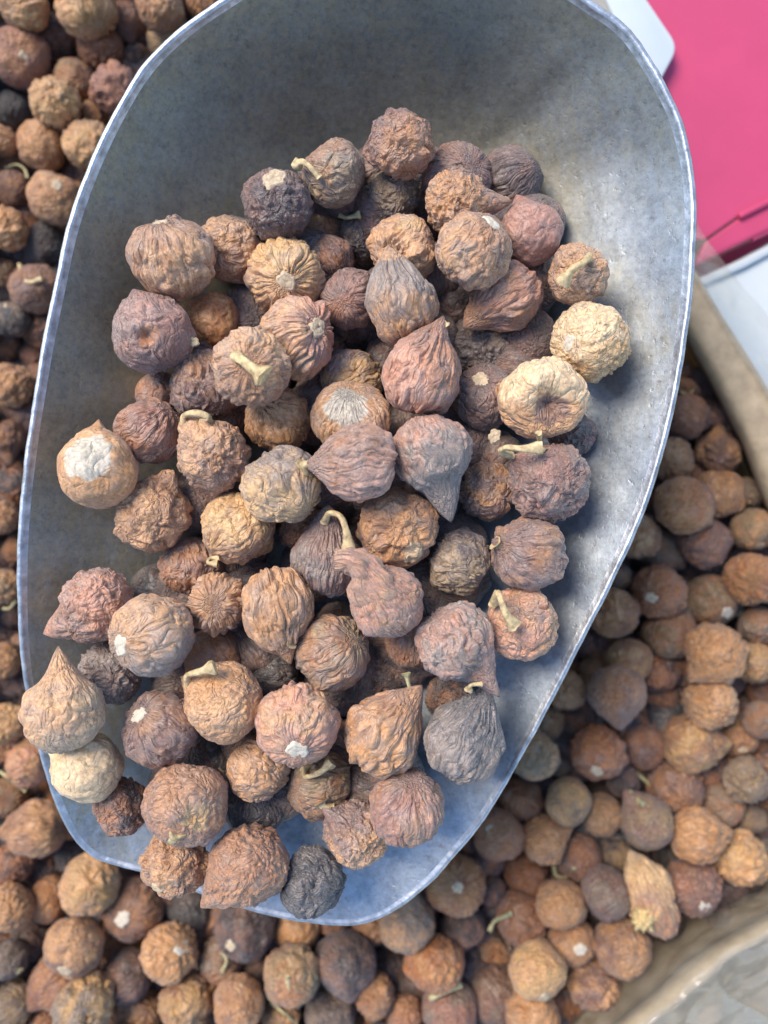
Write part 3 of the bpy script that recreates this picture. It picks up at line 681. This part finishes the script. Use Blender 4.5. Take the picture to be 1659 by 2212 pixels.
for idx, f in enumerate(FIGS):
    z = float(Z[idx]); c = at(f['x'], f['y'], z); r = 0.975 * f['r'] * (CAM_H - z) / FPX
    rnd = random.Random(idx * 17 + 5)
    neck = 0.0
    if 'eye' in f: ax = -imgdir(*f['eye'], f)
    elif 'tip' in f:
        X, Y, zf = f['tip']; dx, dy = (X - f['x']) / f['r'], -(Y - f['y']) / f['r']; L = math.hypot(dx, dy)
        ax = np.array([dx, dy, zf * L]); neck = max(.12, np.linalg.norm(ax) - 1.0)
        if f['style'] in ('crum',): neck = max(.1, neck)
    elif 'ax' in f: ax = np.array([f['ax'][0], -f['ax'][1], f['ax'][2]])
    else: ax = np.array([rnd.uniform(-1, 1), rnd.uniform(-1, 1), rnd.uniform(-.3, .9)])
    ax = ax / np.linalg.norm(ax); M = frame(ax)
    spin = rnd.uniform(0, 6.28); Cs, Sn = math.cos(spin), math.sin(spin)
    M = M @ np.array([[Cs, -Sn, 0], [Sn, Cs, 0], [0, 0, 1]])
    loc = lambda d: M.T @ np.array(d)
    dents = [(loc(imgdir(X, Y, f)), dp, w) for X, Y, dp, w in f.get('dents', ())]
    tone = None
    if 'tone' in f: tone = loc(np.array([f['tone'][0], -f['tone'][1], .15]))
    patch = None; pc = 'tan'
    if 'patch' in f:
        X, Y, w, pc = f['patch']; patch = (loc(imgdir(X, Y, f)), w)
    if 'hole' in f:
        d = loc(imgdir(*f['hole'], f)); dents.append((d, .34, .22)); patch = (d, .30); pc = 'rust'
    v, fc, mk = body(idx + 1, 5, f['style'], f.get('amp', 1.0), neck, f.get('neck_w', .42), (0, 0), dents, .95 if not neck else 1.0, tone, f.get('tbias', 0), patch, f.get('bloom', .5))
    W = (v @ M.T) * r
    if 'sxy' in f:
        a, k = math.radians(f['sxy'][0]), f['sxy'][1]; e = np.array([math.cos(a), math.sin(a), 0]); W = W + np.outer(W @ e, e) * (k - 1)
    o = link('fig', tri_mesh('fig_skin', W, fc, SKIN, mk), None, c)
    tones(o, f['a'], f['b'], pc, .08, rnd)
    tag(o, f['label'], 'fig', GROUP)
    if 'eye' in f and f.get('eyem'):
        e = imgdir(*f['eye'], f); u = W / (np.linalg.norm(W, axis=1)[:, None]); near = (u @ e) > math.cos(.26)
        hgt = float(np.percentile(W[near] @ e, 92))
        er = .86 * f.get('er', .22) * r
        eo = link('eye', eye_mesh('eye', er, EYEW if f['eyem'] == 'w' else EYE, idx), o, Vector(e * (hgt - .02 * r)))
        eo.rotation_mode = 'QUATERNION'; eo.rotation_quaternion = Vector((0, 0, 1)).rotation_difference(Vector(e))
    if 'neckcurve' in f:
        P = [Vector((0, 0, -.0015))] + [at(X, Y, z + h / 1000) - c for X, Y, h in f['neckcurve']]
        B = bez(P, 28); rr = np.interp(np.linspace(0, 1, len(B)), np.linspace(0, 1, len(P)), [.0062] + [q / 1000 for q in f['neckr']])
        V, ff, c0, c1 = tube(B, rr, 22, 1, 1)
        n0 = perlin(np.array(V) * 420 + 3); V = np.array(V) + n0[:, None] * .0004
        me = bpy.data.meshes.new('neck'); me.from_pydata([tuple(q) for q in V], [], ff + c0 + c1); me.polygons.foreach_set('use_smooth', [True] * len(me.polygons))
        at_ = me.attributes.new('mask', 'FLOAT_COLOR', 'POINT')
        at_.data.foreach_set('color', np.tile(np.array([.4, .6, 0, 1], np.float32), len(V)))
        rb_ = me.attributes.new('ribs', 'FLOAT_VECTOR', 'POINT')
        kk_ = np.arange(len(V)) % 22; rb_.data.foreach_set('vector', np.stack([np.cos(kk_ * .2856) * 5, np.sin(kk_ * .2856) * 5, (np.arange(len(V)) // 22) * .12], 1).astype(np.float32).ravel())
        me.materials.append(SKIN); no = link('neck', me, o); tones(no, f['a'], 'tan', 'tan')
    if 'stem' in f:
        P = []
        for k, (X, Y, h) in enumerate(f['stem']):
            dd = math.hypot(X - f['x'], Y - f['y']) / f['r']; sf = r * math.sqrt(max(0, 1.0 - dd * dd))
            P.append(at(X, Y, z + max(h / 1000, sf + (.0002 if k == 0 else .0010))) - c)
        B = bez(P, 16); sr = f.get('str_', 1.0) * .00082; n = len(B)
        rr = [sr * (1.12 - .35 * math.sin(math.pi * min(1, 1.15 * i / (n - 1))) + (.75 if i >= n - 2 else .25 if i == n - 3 else 0)) for i in range(n)]
        link('stem', tube_mesh('stem', B, rr, STEMG if f.get('smat') == 'g' else STEM, 12, idx), o)

# figs deep in the scoop, seen only as slivers between the ones above
rnd = random.Random(99)
pv, pf_, pm = [], [], []; cnt = 0
SV = [body(900 + k, 3, ('net', 'rib', 'smooth')[k % 3], .9) for k in range(6)]
hull = [(300,520),(560,420),(860,330),(1080,420),(1280,640),(1300,780),(1220,1020),(1160,1240),(1120,1380),(1020,1600),(900,1740),(720,1700),(600,1740),(440,1760),(260,1700),(200,1500),(380,1250),(280,900)]
def inside(x, y, poly):
    c = False
    for (x1, y1), (x2, y2) in zip(poly, poly[1:] + poly[:1]):
        if (y1 > y) != (y2 > y) and x < (x2 - x1) * (y - y1) / (y2 - y1) + x1: c = not c
    return c
pts = []
for _ in range(6000):
    x, y = rnd.uniform(180, 1320), rnd.uniform(320, 1780)
    if not inside(x, y, hull): continue
    p = at(x, y, .058)
    if all((p - q).length > .0135 for q in pts):
        pts.append(p)
for p, up in [(p, 0) for p in pts] + [(Vector((p.x + .007, p.y + .004, 0)), .0075) for p in pts[::2]]:
    zf = float(bowl_z([p.x], [p.y])[0])
    if zf > .0565: continue
    up = min(up, max(0, .0635 - zf - .0085)); v, fc, mk = SV[rnd.randrange(6)]
    Q = np.array(Quaternion((rnd.gauss(0, 1), rnd.gauss(0, 1), rnd.gauss(0, 1), rnd.gauss(0, 1))).normalized().to_matrix())
    pv.append((v @ Q.T) * .0092 + np.array([p.x, p.y, max(zf + .0085, .046) + up])); pf_.append(fc + cnt); cnt += len(v); pm.append(mk)
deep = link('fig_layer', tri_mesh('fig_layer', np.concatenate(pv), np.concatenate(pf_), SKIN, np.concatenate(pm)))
tones(deep, 'dark', 'purple', 'brown'); tag(deep, 'shadowed figs at the bottom of the scoop, under the others', 'figs', kind='stuff')  # dark tones paint extra shade into the gaps of the pile

# crumbs caught in the pile
for k, (X, Y, z, s) in enumerate([(1069, 942, .083, 1.0), (417, 738, .083, .8), (579, 786, .0965, .45), (540, 1990, .0, .1)][:3]):
    me = eye_mesh('crumb', .0014 * s, EYE if k != 1 else CRUMB, k + 70)
    o = link('crumb', me, None, at(X, Y, z))
    tag(o, ['loose pale ring-shaped scale beside the collapsed fig', 'tiny pale flake at the edge of the torn fig', 'tiny round seed stuck on the thick-stalked fig'][k], 'crumb', 'loose crumbs in the scoop')

BED = []
def zq(reg, x, y):
    ox, oy = {'1': (0, 0), '3': (0, 850), '4': (960, 850), '5': (0, 1700), '6': (960, 1700)}[reg]
    return ((x / 1.728 + ox) / 1.15732, (y / 1.728 + oy) / 1.15732)
def B(reg, x, y, r, a, b, style='rib', lay=0, e=None, n=None, s=None, w=0):
    X, Y = zq(reg, x, y)
    BED.append(dict(x=X, y=Y, r=r / 2.0, a=a, b=b, style=style, lay=lay, e=zq(reg, *e) if e else None, n=zq(reg, *n) if n else None,
                    s=[zq(reg, p[0], p[1]) for p in s] if s else None, w=w))
# left of the scoop, from the top
B('1',100,25,105,'tan','gold'); B('1',370,30,125,'gold','tan','rib'); B('1',232,165,102,'purple','dark','crum',.4); B('1',88,250,122,'mauve','brown','smooth',e=(140,310))
B('1',440,208,98,'red','brown','net',.2); B('1',555,85,80,'purple','mauve','fine',.6,n=(570,165)); B('1',690,30,100,'brown','tan','net'); B('1',880,15,75,'orange','brown','net',.3)
B('1',738,170,98,'olive','sand','smooth',.3,e=(700,160)); B('1',322,345,82,'brown','olive','fine',.8); B('1',502,392,104,'mauve','pink','crum',.2); B('1',240,445,110,'gold','tan','crum')
B('1',60,470,74,'blue','blue','smooth',1.2); B('1',402,505,62,'brown','tan','net',1.0); B('1',386,628,106,'tan','gold','net',-.1); B('1',182,632,108,'tan','orange','smooth',.1)
B('1',10,612,66,'tan','orange','net',.3); B('1',52,815,78,'brown','purple','fine',.7,s=[(20,728),(70,712),(105,730),(120,770)]); B('1',236,858,112,'tan','brown','smooth',e=(285,830))
B('1',30,990,92,'tan','orange','net',.1); B('1',200,1062,98,'blue','dark','smooth',.7); B('1',160,1245,110,'brown','purple','smooth',.5,s=[(85,1145),(95,1195),(130,1220),(180,1205)])
B('1',25,1180,66,'brown','olive','net',1.1); B('1',52,1380,82,'blue','grey','smooth',.8,e=(40,1330)); B('1',192,1425,84,'red','dark','net',.8); B('1',340,830,44,'brown','tan','net',1.2); B('1',590,245,56,'dark','brown','net',1.3)
B('3',150,65,62,'mauve','brown','net',.8); B('3',45,195,95,'tan','brown','crum',.1); B('3',20,420,78,'brown','purple','fine',.6,n=(50,530)); B('3',130,440,46,'grey','brown','net',1.2)
B('3',62,640,88,'dark','rust','net',.9); B('3',12,765,72,'brown','tan','net',.2); B('3',70,905,60,'orange','rust','smooth',.9); B('3',25,1068,78,'tan','olive','net',.1,s=[(10,1160),(40,1160),(65,1130)]); B('3',105,1320,58,'grey','brown','net',.9)
B('3',10,1385,82,'orange','tan','net',0); B('3',60,1190,55,'dark','purple','smooth',1.3); B('3',110,560,50,'red','dark','net',1.3)
B('5',25,190,92,'gold','tan','crum',0); B('5',135,355,104,'pink','tan','net',.2); B('5',40,505,84,'brown','olive','fine',.5,s=[(0,395),(60,440),(110,480)]); B('5',160,645,122,'brown','tan','fine',0,n=(20,655),w=1)
B('5',305,625,62,'tan','pink','net',.9); B('5',60,790,92,'red','dark','net',.6); B('5',310,755,74,'dark','blue','smooth',1.2); B('5',392,878,130,'tan','gold','net',-.2,e=(268,815)); B('5',218,945,96,'orange','rust','smooth',.4)
B('5',42,985,102,'tan','orange','net',-.1); B('5',580,985,130,'brown','purple','fine',.5,e=(562,975),w=1); B('5',322,1152,126,'tan','purple','smooth',-.1,e=(320,1205)); B('5',135,1120,88,'dark','purple','smooth',.9)
B('5',530,1128,104,'rust','orange','net',.9); B('5',40,1205,82,'dark','grey','smooth',.7,s=[(0,1290),(45,1285),(90,1250)]); B('5',245,1300,112,'brown','mauve','fine',.3,n=(95,1425)); B('5',555,1275,112,'purple','dark','fine',.4)
B('5',732,1178,120,'tan','orange','net',0,e=(808,1115),w=1); B('5',820,985,116,'blue','dark','smooth',1.1); B('5',1062,1072,130,'dark','purple','fine',.2,e=(1010,1090)); B('5',955,1205,102,'brown','grey','net',.3,s=[(960,1170),(980,1210),(960,1260)])
B('5',1285,1065,100,'tan','orange','fine',.6); B('5',1445,1040,66,'red','brown','net',1.0); B('5',1600,1055,82,'tan','brown','net',.7); B('5',1262,1272,126,'brown','olive','net',-.1,s=[(1240,1280),(1250,1345),(1258,1410)])
B('5',1490,1218,126,'dark','purple','smooth',.2,n=(1515,1355),w=1); B('5',808,1385,116,'gold','brown','crum',0); B('5',1028,1395,114,'tan','brown','smooth',-.1); B('5',368,1395,130,'gold','grey','crum',-.1)
B('5',612,1430,102,'brown','tan','net',.4,e=(570,1478),w=1); B('5',62,1395,92,'olive','grey','fine',.6); B('5',1430,1440,112,'dark','grey','smooth',.4); B('5',1215,1440,84,'tan','olive','net',.7,s=[(1170,1390),(1230,1440),(1280,1480)])
B('5',1620,1360,92,'brown','tan','net',.4); B('5',1100,1240,62,'dark','purple','smooth',1.3); B('5',195,1485,66,'brown','red','net',.9)
# right of the scoop, from the top
B('4',1275,150,54,'dark','red','smooth',1.2); B('4',1292,225,64,'brown','dark','net',1.0,s=[(1280,225),(1320,235),(1340,205)]); B('4',1310,330,92,'red','brown','net',.3,n=(1408,335)); B('4',1240,520,97,'tan','orange','net',.1)
B('4',1440,485,97,'purple','tan','crum',.3); B('4',1292,715,128,'orange','rust','fine',-.2); B('4',1440,662,108,'orange','tan','net',.2); B('4',1565,662,74,'grey','olive','net',.7); B('4',1150,672,64,'dark','red','smooth',1.1)
B('4',1090,842,104,'tan','rust','net',.2); B('4',1380,872,114,'purple','red','net',.4); B('4',1590,820,94,'olive','tan','smooth',.2,e=(1605,895)); B('4',1195,910,92,'grey','brown','fine',.7,n=(1270,965)); B('4',1590,1032,112,'orange','rust','net',0)
B('4',1190,1090,114,'rust','brown','net',.1,e=(1120,1105)); B('4',1410,1122,116,'olive','brown','smooth',.1,e=(1452,1172),w=1); B('4',992,1180,108,'orange','rust','net',.1); B('4',1232,1268,108,'brown','olive','fine',.3,n=(1300,1160))
B('4',1012,1022,58,'tan','grey','net',.8); B('4',1430,1352,126,'orange','tan','net',-.2,n=(1335,1445)); B('4',1620,1232,84,'grey','brown','net',.6); B('4',1600,1392,94,'gold','tan','net',.3); B('4',1052,1385,104,'gold','brown','smooth',.2)
B('4',935,1442,96,'tan','brown','smooth',.3,n=(1010,1555)); B('4',865,1300,60,'dark','rust','net',1.1); B('4',812,1440,64,'rust','brown','net',.9); B('4',1190,1432,92,'red','dark','net',.6)
B('6',790,50,84,'orange','tan','net',.3); B('6',1005,55,118,'brown','purple','smooth',.1,n=(1015,155)); B('6',1412,95,118,'tan','orange','net',-.1,e=(1285,75)); B('6',1632,172,84,'brown','grey','smooth',.3)
B('6',690,182,86,'orange','olive','net',.3); B('6',645,325,108,'olive','tan','net',.2); B('6',828,172,78,'red','dark','smooth',.8); B('6',922,312,116,'rust','red','crum',.1,e=(895,375)); B('6',1122,285,102,'purple','red','smooth',.4,s=[(1195,395),(1190,440),(1150,450),(1095,405)])
B('6',1322,272,118,'gold','brown','net',0,n=(1470,270)); B('6',1532,245,84,'tan','brown','smooth',.5,e=(1525,290)); B('6',1562,432,98,'olive','grey','crum',.4); B('6',1262,462,118,'brown','purple','net',.2); B('6',1030,432,74,'dark','purple','smooth',1.1)
B('6',796,525,102,'gold','olive','smooth',0); B('6',590,510,94,'rust','brown','net',.4); B('6',942,582,92,'tan','olive','smooth',.3); B('6',1135,612,112,'olive','purple','smooth',0,n=(1045,490),s=[(1060,480),(1080,505),(1120,535)])
B('6',1462,542,92,'brown','grey','smooth',.4); B('6',1348,672,114,'orange','tan','rib',0,n=(1470,655)); B('6',1540,770,112,'gold','tan','crum',.1); B('6',495,670,108,'rust','brown','smooth',.3,e=(450,615)); B('6',690,690,98,'orange','tan','net',.1,n=(800,645))
B('6',842,762,102,'purple','red','smooth',.4,s=[(735,800),(745,845),(790,850),(820,810)]); B('6',615,842,98,'red','rust','smooth',.4); B('6',312,882,126,'orange','rust','fine',-.1,e=(300,842)); B('6',342,690,64,'dark','rust','net',1.1); B('6',462,905,64,'dark','red','smooth',1.0)
B('6',1332,892,120,'purple','mauve','net',.2,e=(1350,940),w=1); B('6',962,922,112,'purple','grey','fine',.1); B('6',762,970,106,'orange','tan','smooth',.1); B('6',1010,760,74,'dark','olive','smooth',1.0); B('6',100,1052,116,'tan','grey','smooth',.1,n=(110,965))
B('6',342,1062,98,'dark','purple','smooth',.5); B('6',592,1032,114,'red','brown','net',.1,s=[(455,1085),(480,1040),(545,1010)]); B('6',468,1172,98,'brown','grey','crum',.5); B('6',812,1130,102,'tan','brown','smooth',.2,e=(830,1118),w=1); B('6',1030,1152,122,'tan','purple','smooth',-.1)
B('6',662,1252,122,'gold','tan','smooth',-.1,e=(672,1330)); B('6',222,1222,124,'rust','orange','net',.1); B('6',118,1292,104,'purple','dark','smooth',.8); B('6',900,1312,112,'purple','tan','crum',.3); B('6',480,1362,122,'purple','grey','fine',.2,e=(540,1400))
B('6',642,1442,114,'tan','orange','net',0); B('6',282,1422,124,'mauve','grey','smooth',.1,s=[(200,1375),(270,1345),(330,1320)]); B('6',90,1445,82,'brown','red','net',.4); B('6',1592,602,64,'grey','olive','smooth',.9)
B('6',1205,60,78,'red','dark','net',.9); B('6',1440,1000,60,'dark','purple','net',1.2); B('6',1240,760,60,'dark','blue','smooth',1.2); B('6',760,370,48,'grey','olive','smooth',1.2)
ELONG = zq('6', 1165, 945)
Z = settle(BED, 0.0, .0085, keep=.93, iters=120)
VAR = {}
def variant(style, neck, k):
    key = (style, neck, k)
    if key not in VAR:
        v, f, mk = body(300 + len(VAR) * 7, 4, style, 0.9 if style == 'crum' else 2.2 if style == 'smooth' else 1.2, neck, .42, (0, 0), (), .95 if not neck else 1.0, None, 0, None, .12)
        VAR[key] = tri_mesh('fig_skin', v * .01, f, SKIN, mk)
    return VAR[key]
EYES = [eye_mesh('eye', .0019, EYE, 400 + k) for k in range(3)]; EYESW = [eye_mesh('eye', .0022, EYEW, 420 + k) for k in range(3)]
BASE = dict(tan='tan', gold='golden', cream='cream', orange='orange', brown='brown', red='reddish', pink='pinkish', mauve='mauve', purple='dark purple', dark='blackish', grey='grey', blue='blue-black', olive='olive', sand='sandy', rust='rusty')
SHAPE = dict(rib='ribbed', fine='fine-wrinkled', net='wrinkled', knob='knobbly', crum='crumpled', smooth='smooth')
SCOOP_XY = [(x, y) for x, y, z in RIM]
ORD = 'first second third fourth fifth sixth seventh eighth ninth tenth eleventh twelfth thirteenth fourteenth fifteenth'.split()
made = []
for i, f in enumerate(BED):
    z = float(Z[i]); c = at(f['x'], f['y'], z); r = f['r'] * (CAM_H - z) / FPX
    rnd = random.Random(1000 + i); neck = 0.0; g = dict(x=f['x'], y=f['y'], r=f['r'])
    if f['n']:
        dx, dy = (f['n'][0] - f['x']) / f['r'], -(f['n'][1] - f['y']) / f['r']; L = math.hypot(dx, dy); ax = Vector((dx, dy, .1 * L)); neck = min(.85, max(.2, round(L - 1, 1)))
    elif f['e']: ax = Vector(-imgdir(*f['e'], g))
    else: ax = Vector((rnd.uniform(-1, 1), rnd.uniform(-1, 1), rnd.uniform(-.5, .4)))
    ax.normalize()
    o = link('fig', variant(f['style'], neck, i % 4 if not neck else 0), None, c)
    q = Vector((0, 0, 1)).rotation_difference(ax) @ Quaternion((0, 0, 1), rnd.uniform(0, 6.28))
    o.rotation_mode = 'QUATERNION'; o.rotation_quaternion = q; o.scale = (r * 100, r * 100, r * 100)
    tones(o, f['a'], f['b'], 'tan', .15, rnd, .95)
    extra = ''
    if f['e']:
        eo = link('eye', (EYESW if f['w'] else EYES)[i % 3], o, (0, 0, -.0091)); eo.rotation_euler = (math.pi, 0, 0)
        extra = ' with white eye' if f['w'] else ' with small eye'
    if f['n']: extra = ' with pointed tip' if not f['w'] else ' with pale blunt tip'
    if f['s']:
        n = len(f['s']); P = [at(X, Y, z + max(r * .25, r * math.sqrt(max(0, 1.0 - ((X - f['x']) ** 2 + (Y - f['y']) ** 2) / f['r'] ** 2)) + (.0 if k == 0 else .0008))) for k, (X, Y) in enumerate(f['s'])]
        Bz = bez(P, 12); Mi = (Matrix.Translation(c) @ q.to_matrix().to_4x4() @ Matrix.Scale(r * 100, 4)).inverted()
        Pl = [Mi @ p for p in Bz]; rr = [.00085 * (1.15 - .3 * math.sin(math.pi * k / (len(Pl) - 1))) for k in range(len(Pl))]
        link('stem', tube_mesh('stem', Pl, rr, STEMG if i % 3 else STEM, 10, i), o); extra = ' with pale stem'
    for tn in ('tone_a', 'tone_b'):
        q_ = list(o[tn]); o[tn] = [q_[0] * .86, q_[1] * .80, q_[2] * .68, 1.0]
    made.append((o, f, extra, ''))
# the long split fig by the liner
f = dict(x=ELONG[0], y=ELONG[1], r=52, a='gold', b='purple', style='rib'); c = at(f['x'], f['y'], .006)
v, fc, mk = body(777, 5, 'rib', 1.1, .25, .5, (0, 0), [((.9, .2, -.2), .25, .5)], 1.55, (0, .3, 1), -.05, None, .3)
a = Vector((-.42, .86, .05)).normalized(); Mx = frame(a); lo = link('fig', tri_mesh('fig_skin', (v @ Mx.T) * .0088, fc, SKIN, mk), None, c)
tones(lo, 'brown', 'gold'); tag(lo, 'long split golden-brown fig with clumped seeds, beside the clear plastic', 'fig', 'loose figs in the cardboard box')
P = zq('6', 1120, 1030); cl = [];
sv, sf = ICO[3]; cc = at(P[0], P[1], .013) - c
vv = sv * (.75 + 1.1 * np.abs(perlin(sv * 3.2 + 3)) + .3 * np.abs(perlin(sv * 8)))[:, None] * .0032
link('seed_clump', tri_mesh('seed_clump', vv + np.array(cc), sf, plain('seed_clump', (.58, .42, .19), .7, var=.3, scale=900, bmp=.9, bd=.0006)), lo)

# second layer, glimpsed between the first: individuals where they show most
RIMP = SCOOP_XY
IN_R = [(x / 1.15732, y / 1.15732) for x, y in rin]; IN_N = [(x / 1.15732, y / 1.15732) for x, y in nin]
def in_box(x, y):
    def side(pl, x, y):           # nearest segment side
        best = None
        for (x1, y1), (x2, y2) in zip(pl[:-1], pl[1:]):
            dx, dy = x2 - x1, y2 - y1; t = max(0, min(1, ((x - x1) * dx + (y - y1) * dy) / (dx * dx + dy * dy)))
            d = math.hypot(x - x1 - t * dx, y - y1 - t * dy); cr = dx * (y - y1) - dy * (x - x1)
            if best is None or d < best[0]: best = (d, cr)
        return best
    d1, c1 = side(IN_R, x, y); d2, c2 = side(IN_N, x, y)
    if y < 620 and x > 1250: return False
    return (c1 > 0 and d1 > 34 or d1 > 700 and x < 1200) and (c2 < 0 and d2 > 40 or d2 > 700)
rnd = random.Random(5)
cov = [(f['x'], f['y'], f['r']) for f in BED] + [(ELONG[0], ELONG[1], 70)]
cand = []
for _ in range(30000):
    x, y = rnd.uniform(-15, 1680), rnd.uniform(-15, 2230)
    if inside(x, y, RIMP) or not in_box(x, y): continue
    gap = min(math.hypot(x - a, y - b) - c for a, b, c in cov)
    if gap < 3: continue
    if all(math.hypot(x - a, y - b) > 62 for a, b, g in cand): cand.append((x, y, gap))
cand.sort(key=lambda q: -q[2]); cand = cand[:62]
cols = ['dark', 'purple', 'blue', 'red', 'dark', 'brown', 'purple', 'grey', 'dark', 'rust']  # mostly dark: shade of the gaps put into the fig colours
for k, (x, y, g) in enumerate(cand):
    z = -.0175 if g < 22 else -.014; c = at(x, y, z); r = rnd.uniform(.0088, .0100)
    st = ('net', 'smooth', 'fine', 'rib')[k % 4]
    o = link('fig', variant(st, 0.0, k % 4), None, c); o.rotation_mode = 'QUATERNION'
    o.rotation_quaternion = Quaternion((rnd.gauss(0, 1), rnd.gauss(0, 1), rnd.gauss(0, 1), rnd.gauss(0, 1))).normalized(); o.scale = (r * 100, r * 100, r * 100)
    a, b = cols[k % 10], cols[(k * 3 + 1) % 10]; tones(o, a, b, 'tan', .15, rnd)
    made.append((o, dict(x=x, y=y, a=a, b=b, style=st), '', 'half-buried '))
def zone(x, y):
    if y > 1990 or (y > 1850 and x < 700): return 'below the scoop lip'
    return 'left of the scoop' if x < 700 else 'right of the scoop'
keys = {}
for o, f, ex, bur in made:
    k = (bur, BASE[f['a']], SHAPE[f['style']], ex, zone(f['x'], f['y'])); keys.setdefault(k, []).append((f['y'], f['x'], o))
for (bur, col_, shp, ex, zn), lst in keys.items():
    lst.sort(key=lambda q: q[:2])
    for n, (yy, xx, o) in enumerate(lst):
        pre = 'only' if len(lst) == 1 else ORD[n]
        tail = f'{zn}' if len(lst) == 1 else f'{zn}, {pre} such from top'
        tag(o, f'{bur}{col_} {shp} loose fig{ex} {tail}'.strip(), 'fig', 'loose figs in the cardboard box')

# the rest of the heap: lower figs in the gaps, and what lies under the scoop and past the frame
SV2 = []
for k in range(6):
    v, f = ico(2) if k == 0 else SV2[0][3:5]; oo = k * 13.7
    p = v * (1 + .12 * perlin(v * 1.6 + oo) + .06 * np.abs(perlin(v * 4 + oo)))[:, None]
    SV2.append((p, f, np.concatenate([np.stack([.5 + .8 * perlin(v * 1.3 + oo + 4), .3 + 0 * v[:, 0], 0 * v[:, 0]], 1).clip(0, 1), v * 7 + oo], 1), v, f))
SV3 = [body(950 + k, 3, ('net', 'rib', 'smooth', 'net')[k], .9) for k in range(4)]
pv, pf_, pm = [], [], []; cnt = 0; n3 = 0
def put(p, r, hi):
    global cnt, n3
    v, fc, mk = (SV3[rnd.randrange(4)] if hi else SV2[rnd.randrange(6)][:3])
    Q = np.array(Quaternion((rnd.gauss(0, 1), rnd.gauss(0, 1), rnd.gauss(0, 1), rnd.gauss(0, 1))).normalized().to_matrix())
    pv.append((v @ Q.T) * r + np.array(p)); pf_.append(fc + cnt); cnt += len(v); n3 += hi
    mk = mk.copy(); mk[:, 0] = np.clip(mk[:, 0] + rnd.uniform(-.4, .4), 0, 1); pm.append(mk)
def hexes(z, sp, zoff=0):
    nx = int(.5 / sp); ny = int(.6 / (sp * .87))
    for j in range(-ny // 2, ny // 2):
        for i in range(-nx // 2, nx // 2):
            yield (i + .5 * (j % 2)) * sp + rnd.uniform(-.0025, .0025), j * sp * .87 + rnd.uniform(-.0025, .0025), z + rnd.uniform(-.002, .002)
def px(p): d = CAM_H - p[2]; return p[0] * FPX / d + 829.5, -p[1] * FPX / d + 1106
for lvl, z in enumerate((0.0, -.0235, -.036)):
    for p in hexes(z, .0185):
        x, y = px(p)
        if not in_box(x, y) or not (-420 < x < 2000 and -420 < y < 2650): continue
        ins = inside(x, y, RIMP); fr = -40 < x < 1700 and -40 < y < 2250
        if lvl == 0 and fr and not ins: continue
        if lvl == 0 and ins and min(math.hypot(x - a, y - b) for a, b, c_ in cov) < 105: continue
        if lvl == 2 and (ins or not fr): continue
        put(p, rnd.uniform(.0088, .0098), lvl == 1 and fr and not ins)
SC = np.array([[x, y] for x, y in RIMP]); ctr = SC.mean(0)
SM1 = [tuple(ctr + (q - ctr) * .72) for q in SC]; SM2 = [tuple(ctr + (q - ctr) * .5) for q in SC]
for z, poly in ((.0135, SM1), (.0245, SM2)):
    for p in hexes(z, .0185):
        x, y = px(p)
        if inside(x, y, poly): put(p, .0093, False)
heap = link('fig_heap', tri_mesh('fig_heap', np.concatenate(pv), np.concatenate(pf_), SKIN, np.concatenate(pm)))
tones(heap, 'purple', 'dark', 'tan'); tag(heap, 'mass of dried figs lower in the box and under the scoop', 'figs', kind='stuff')
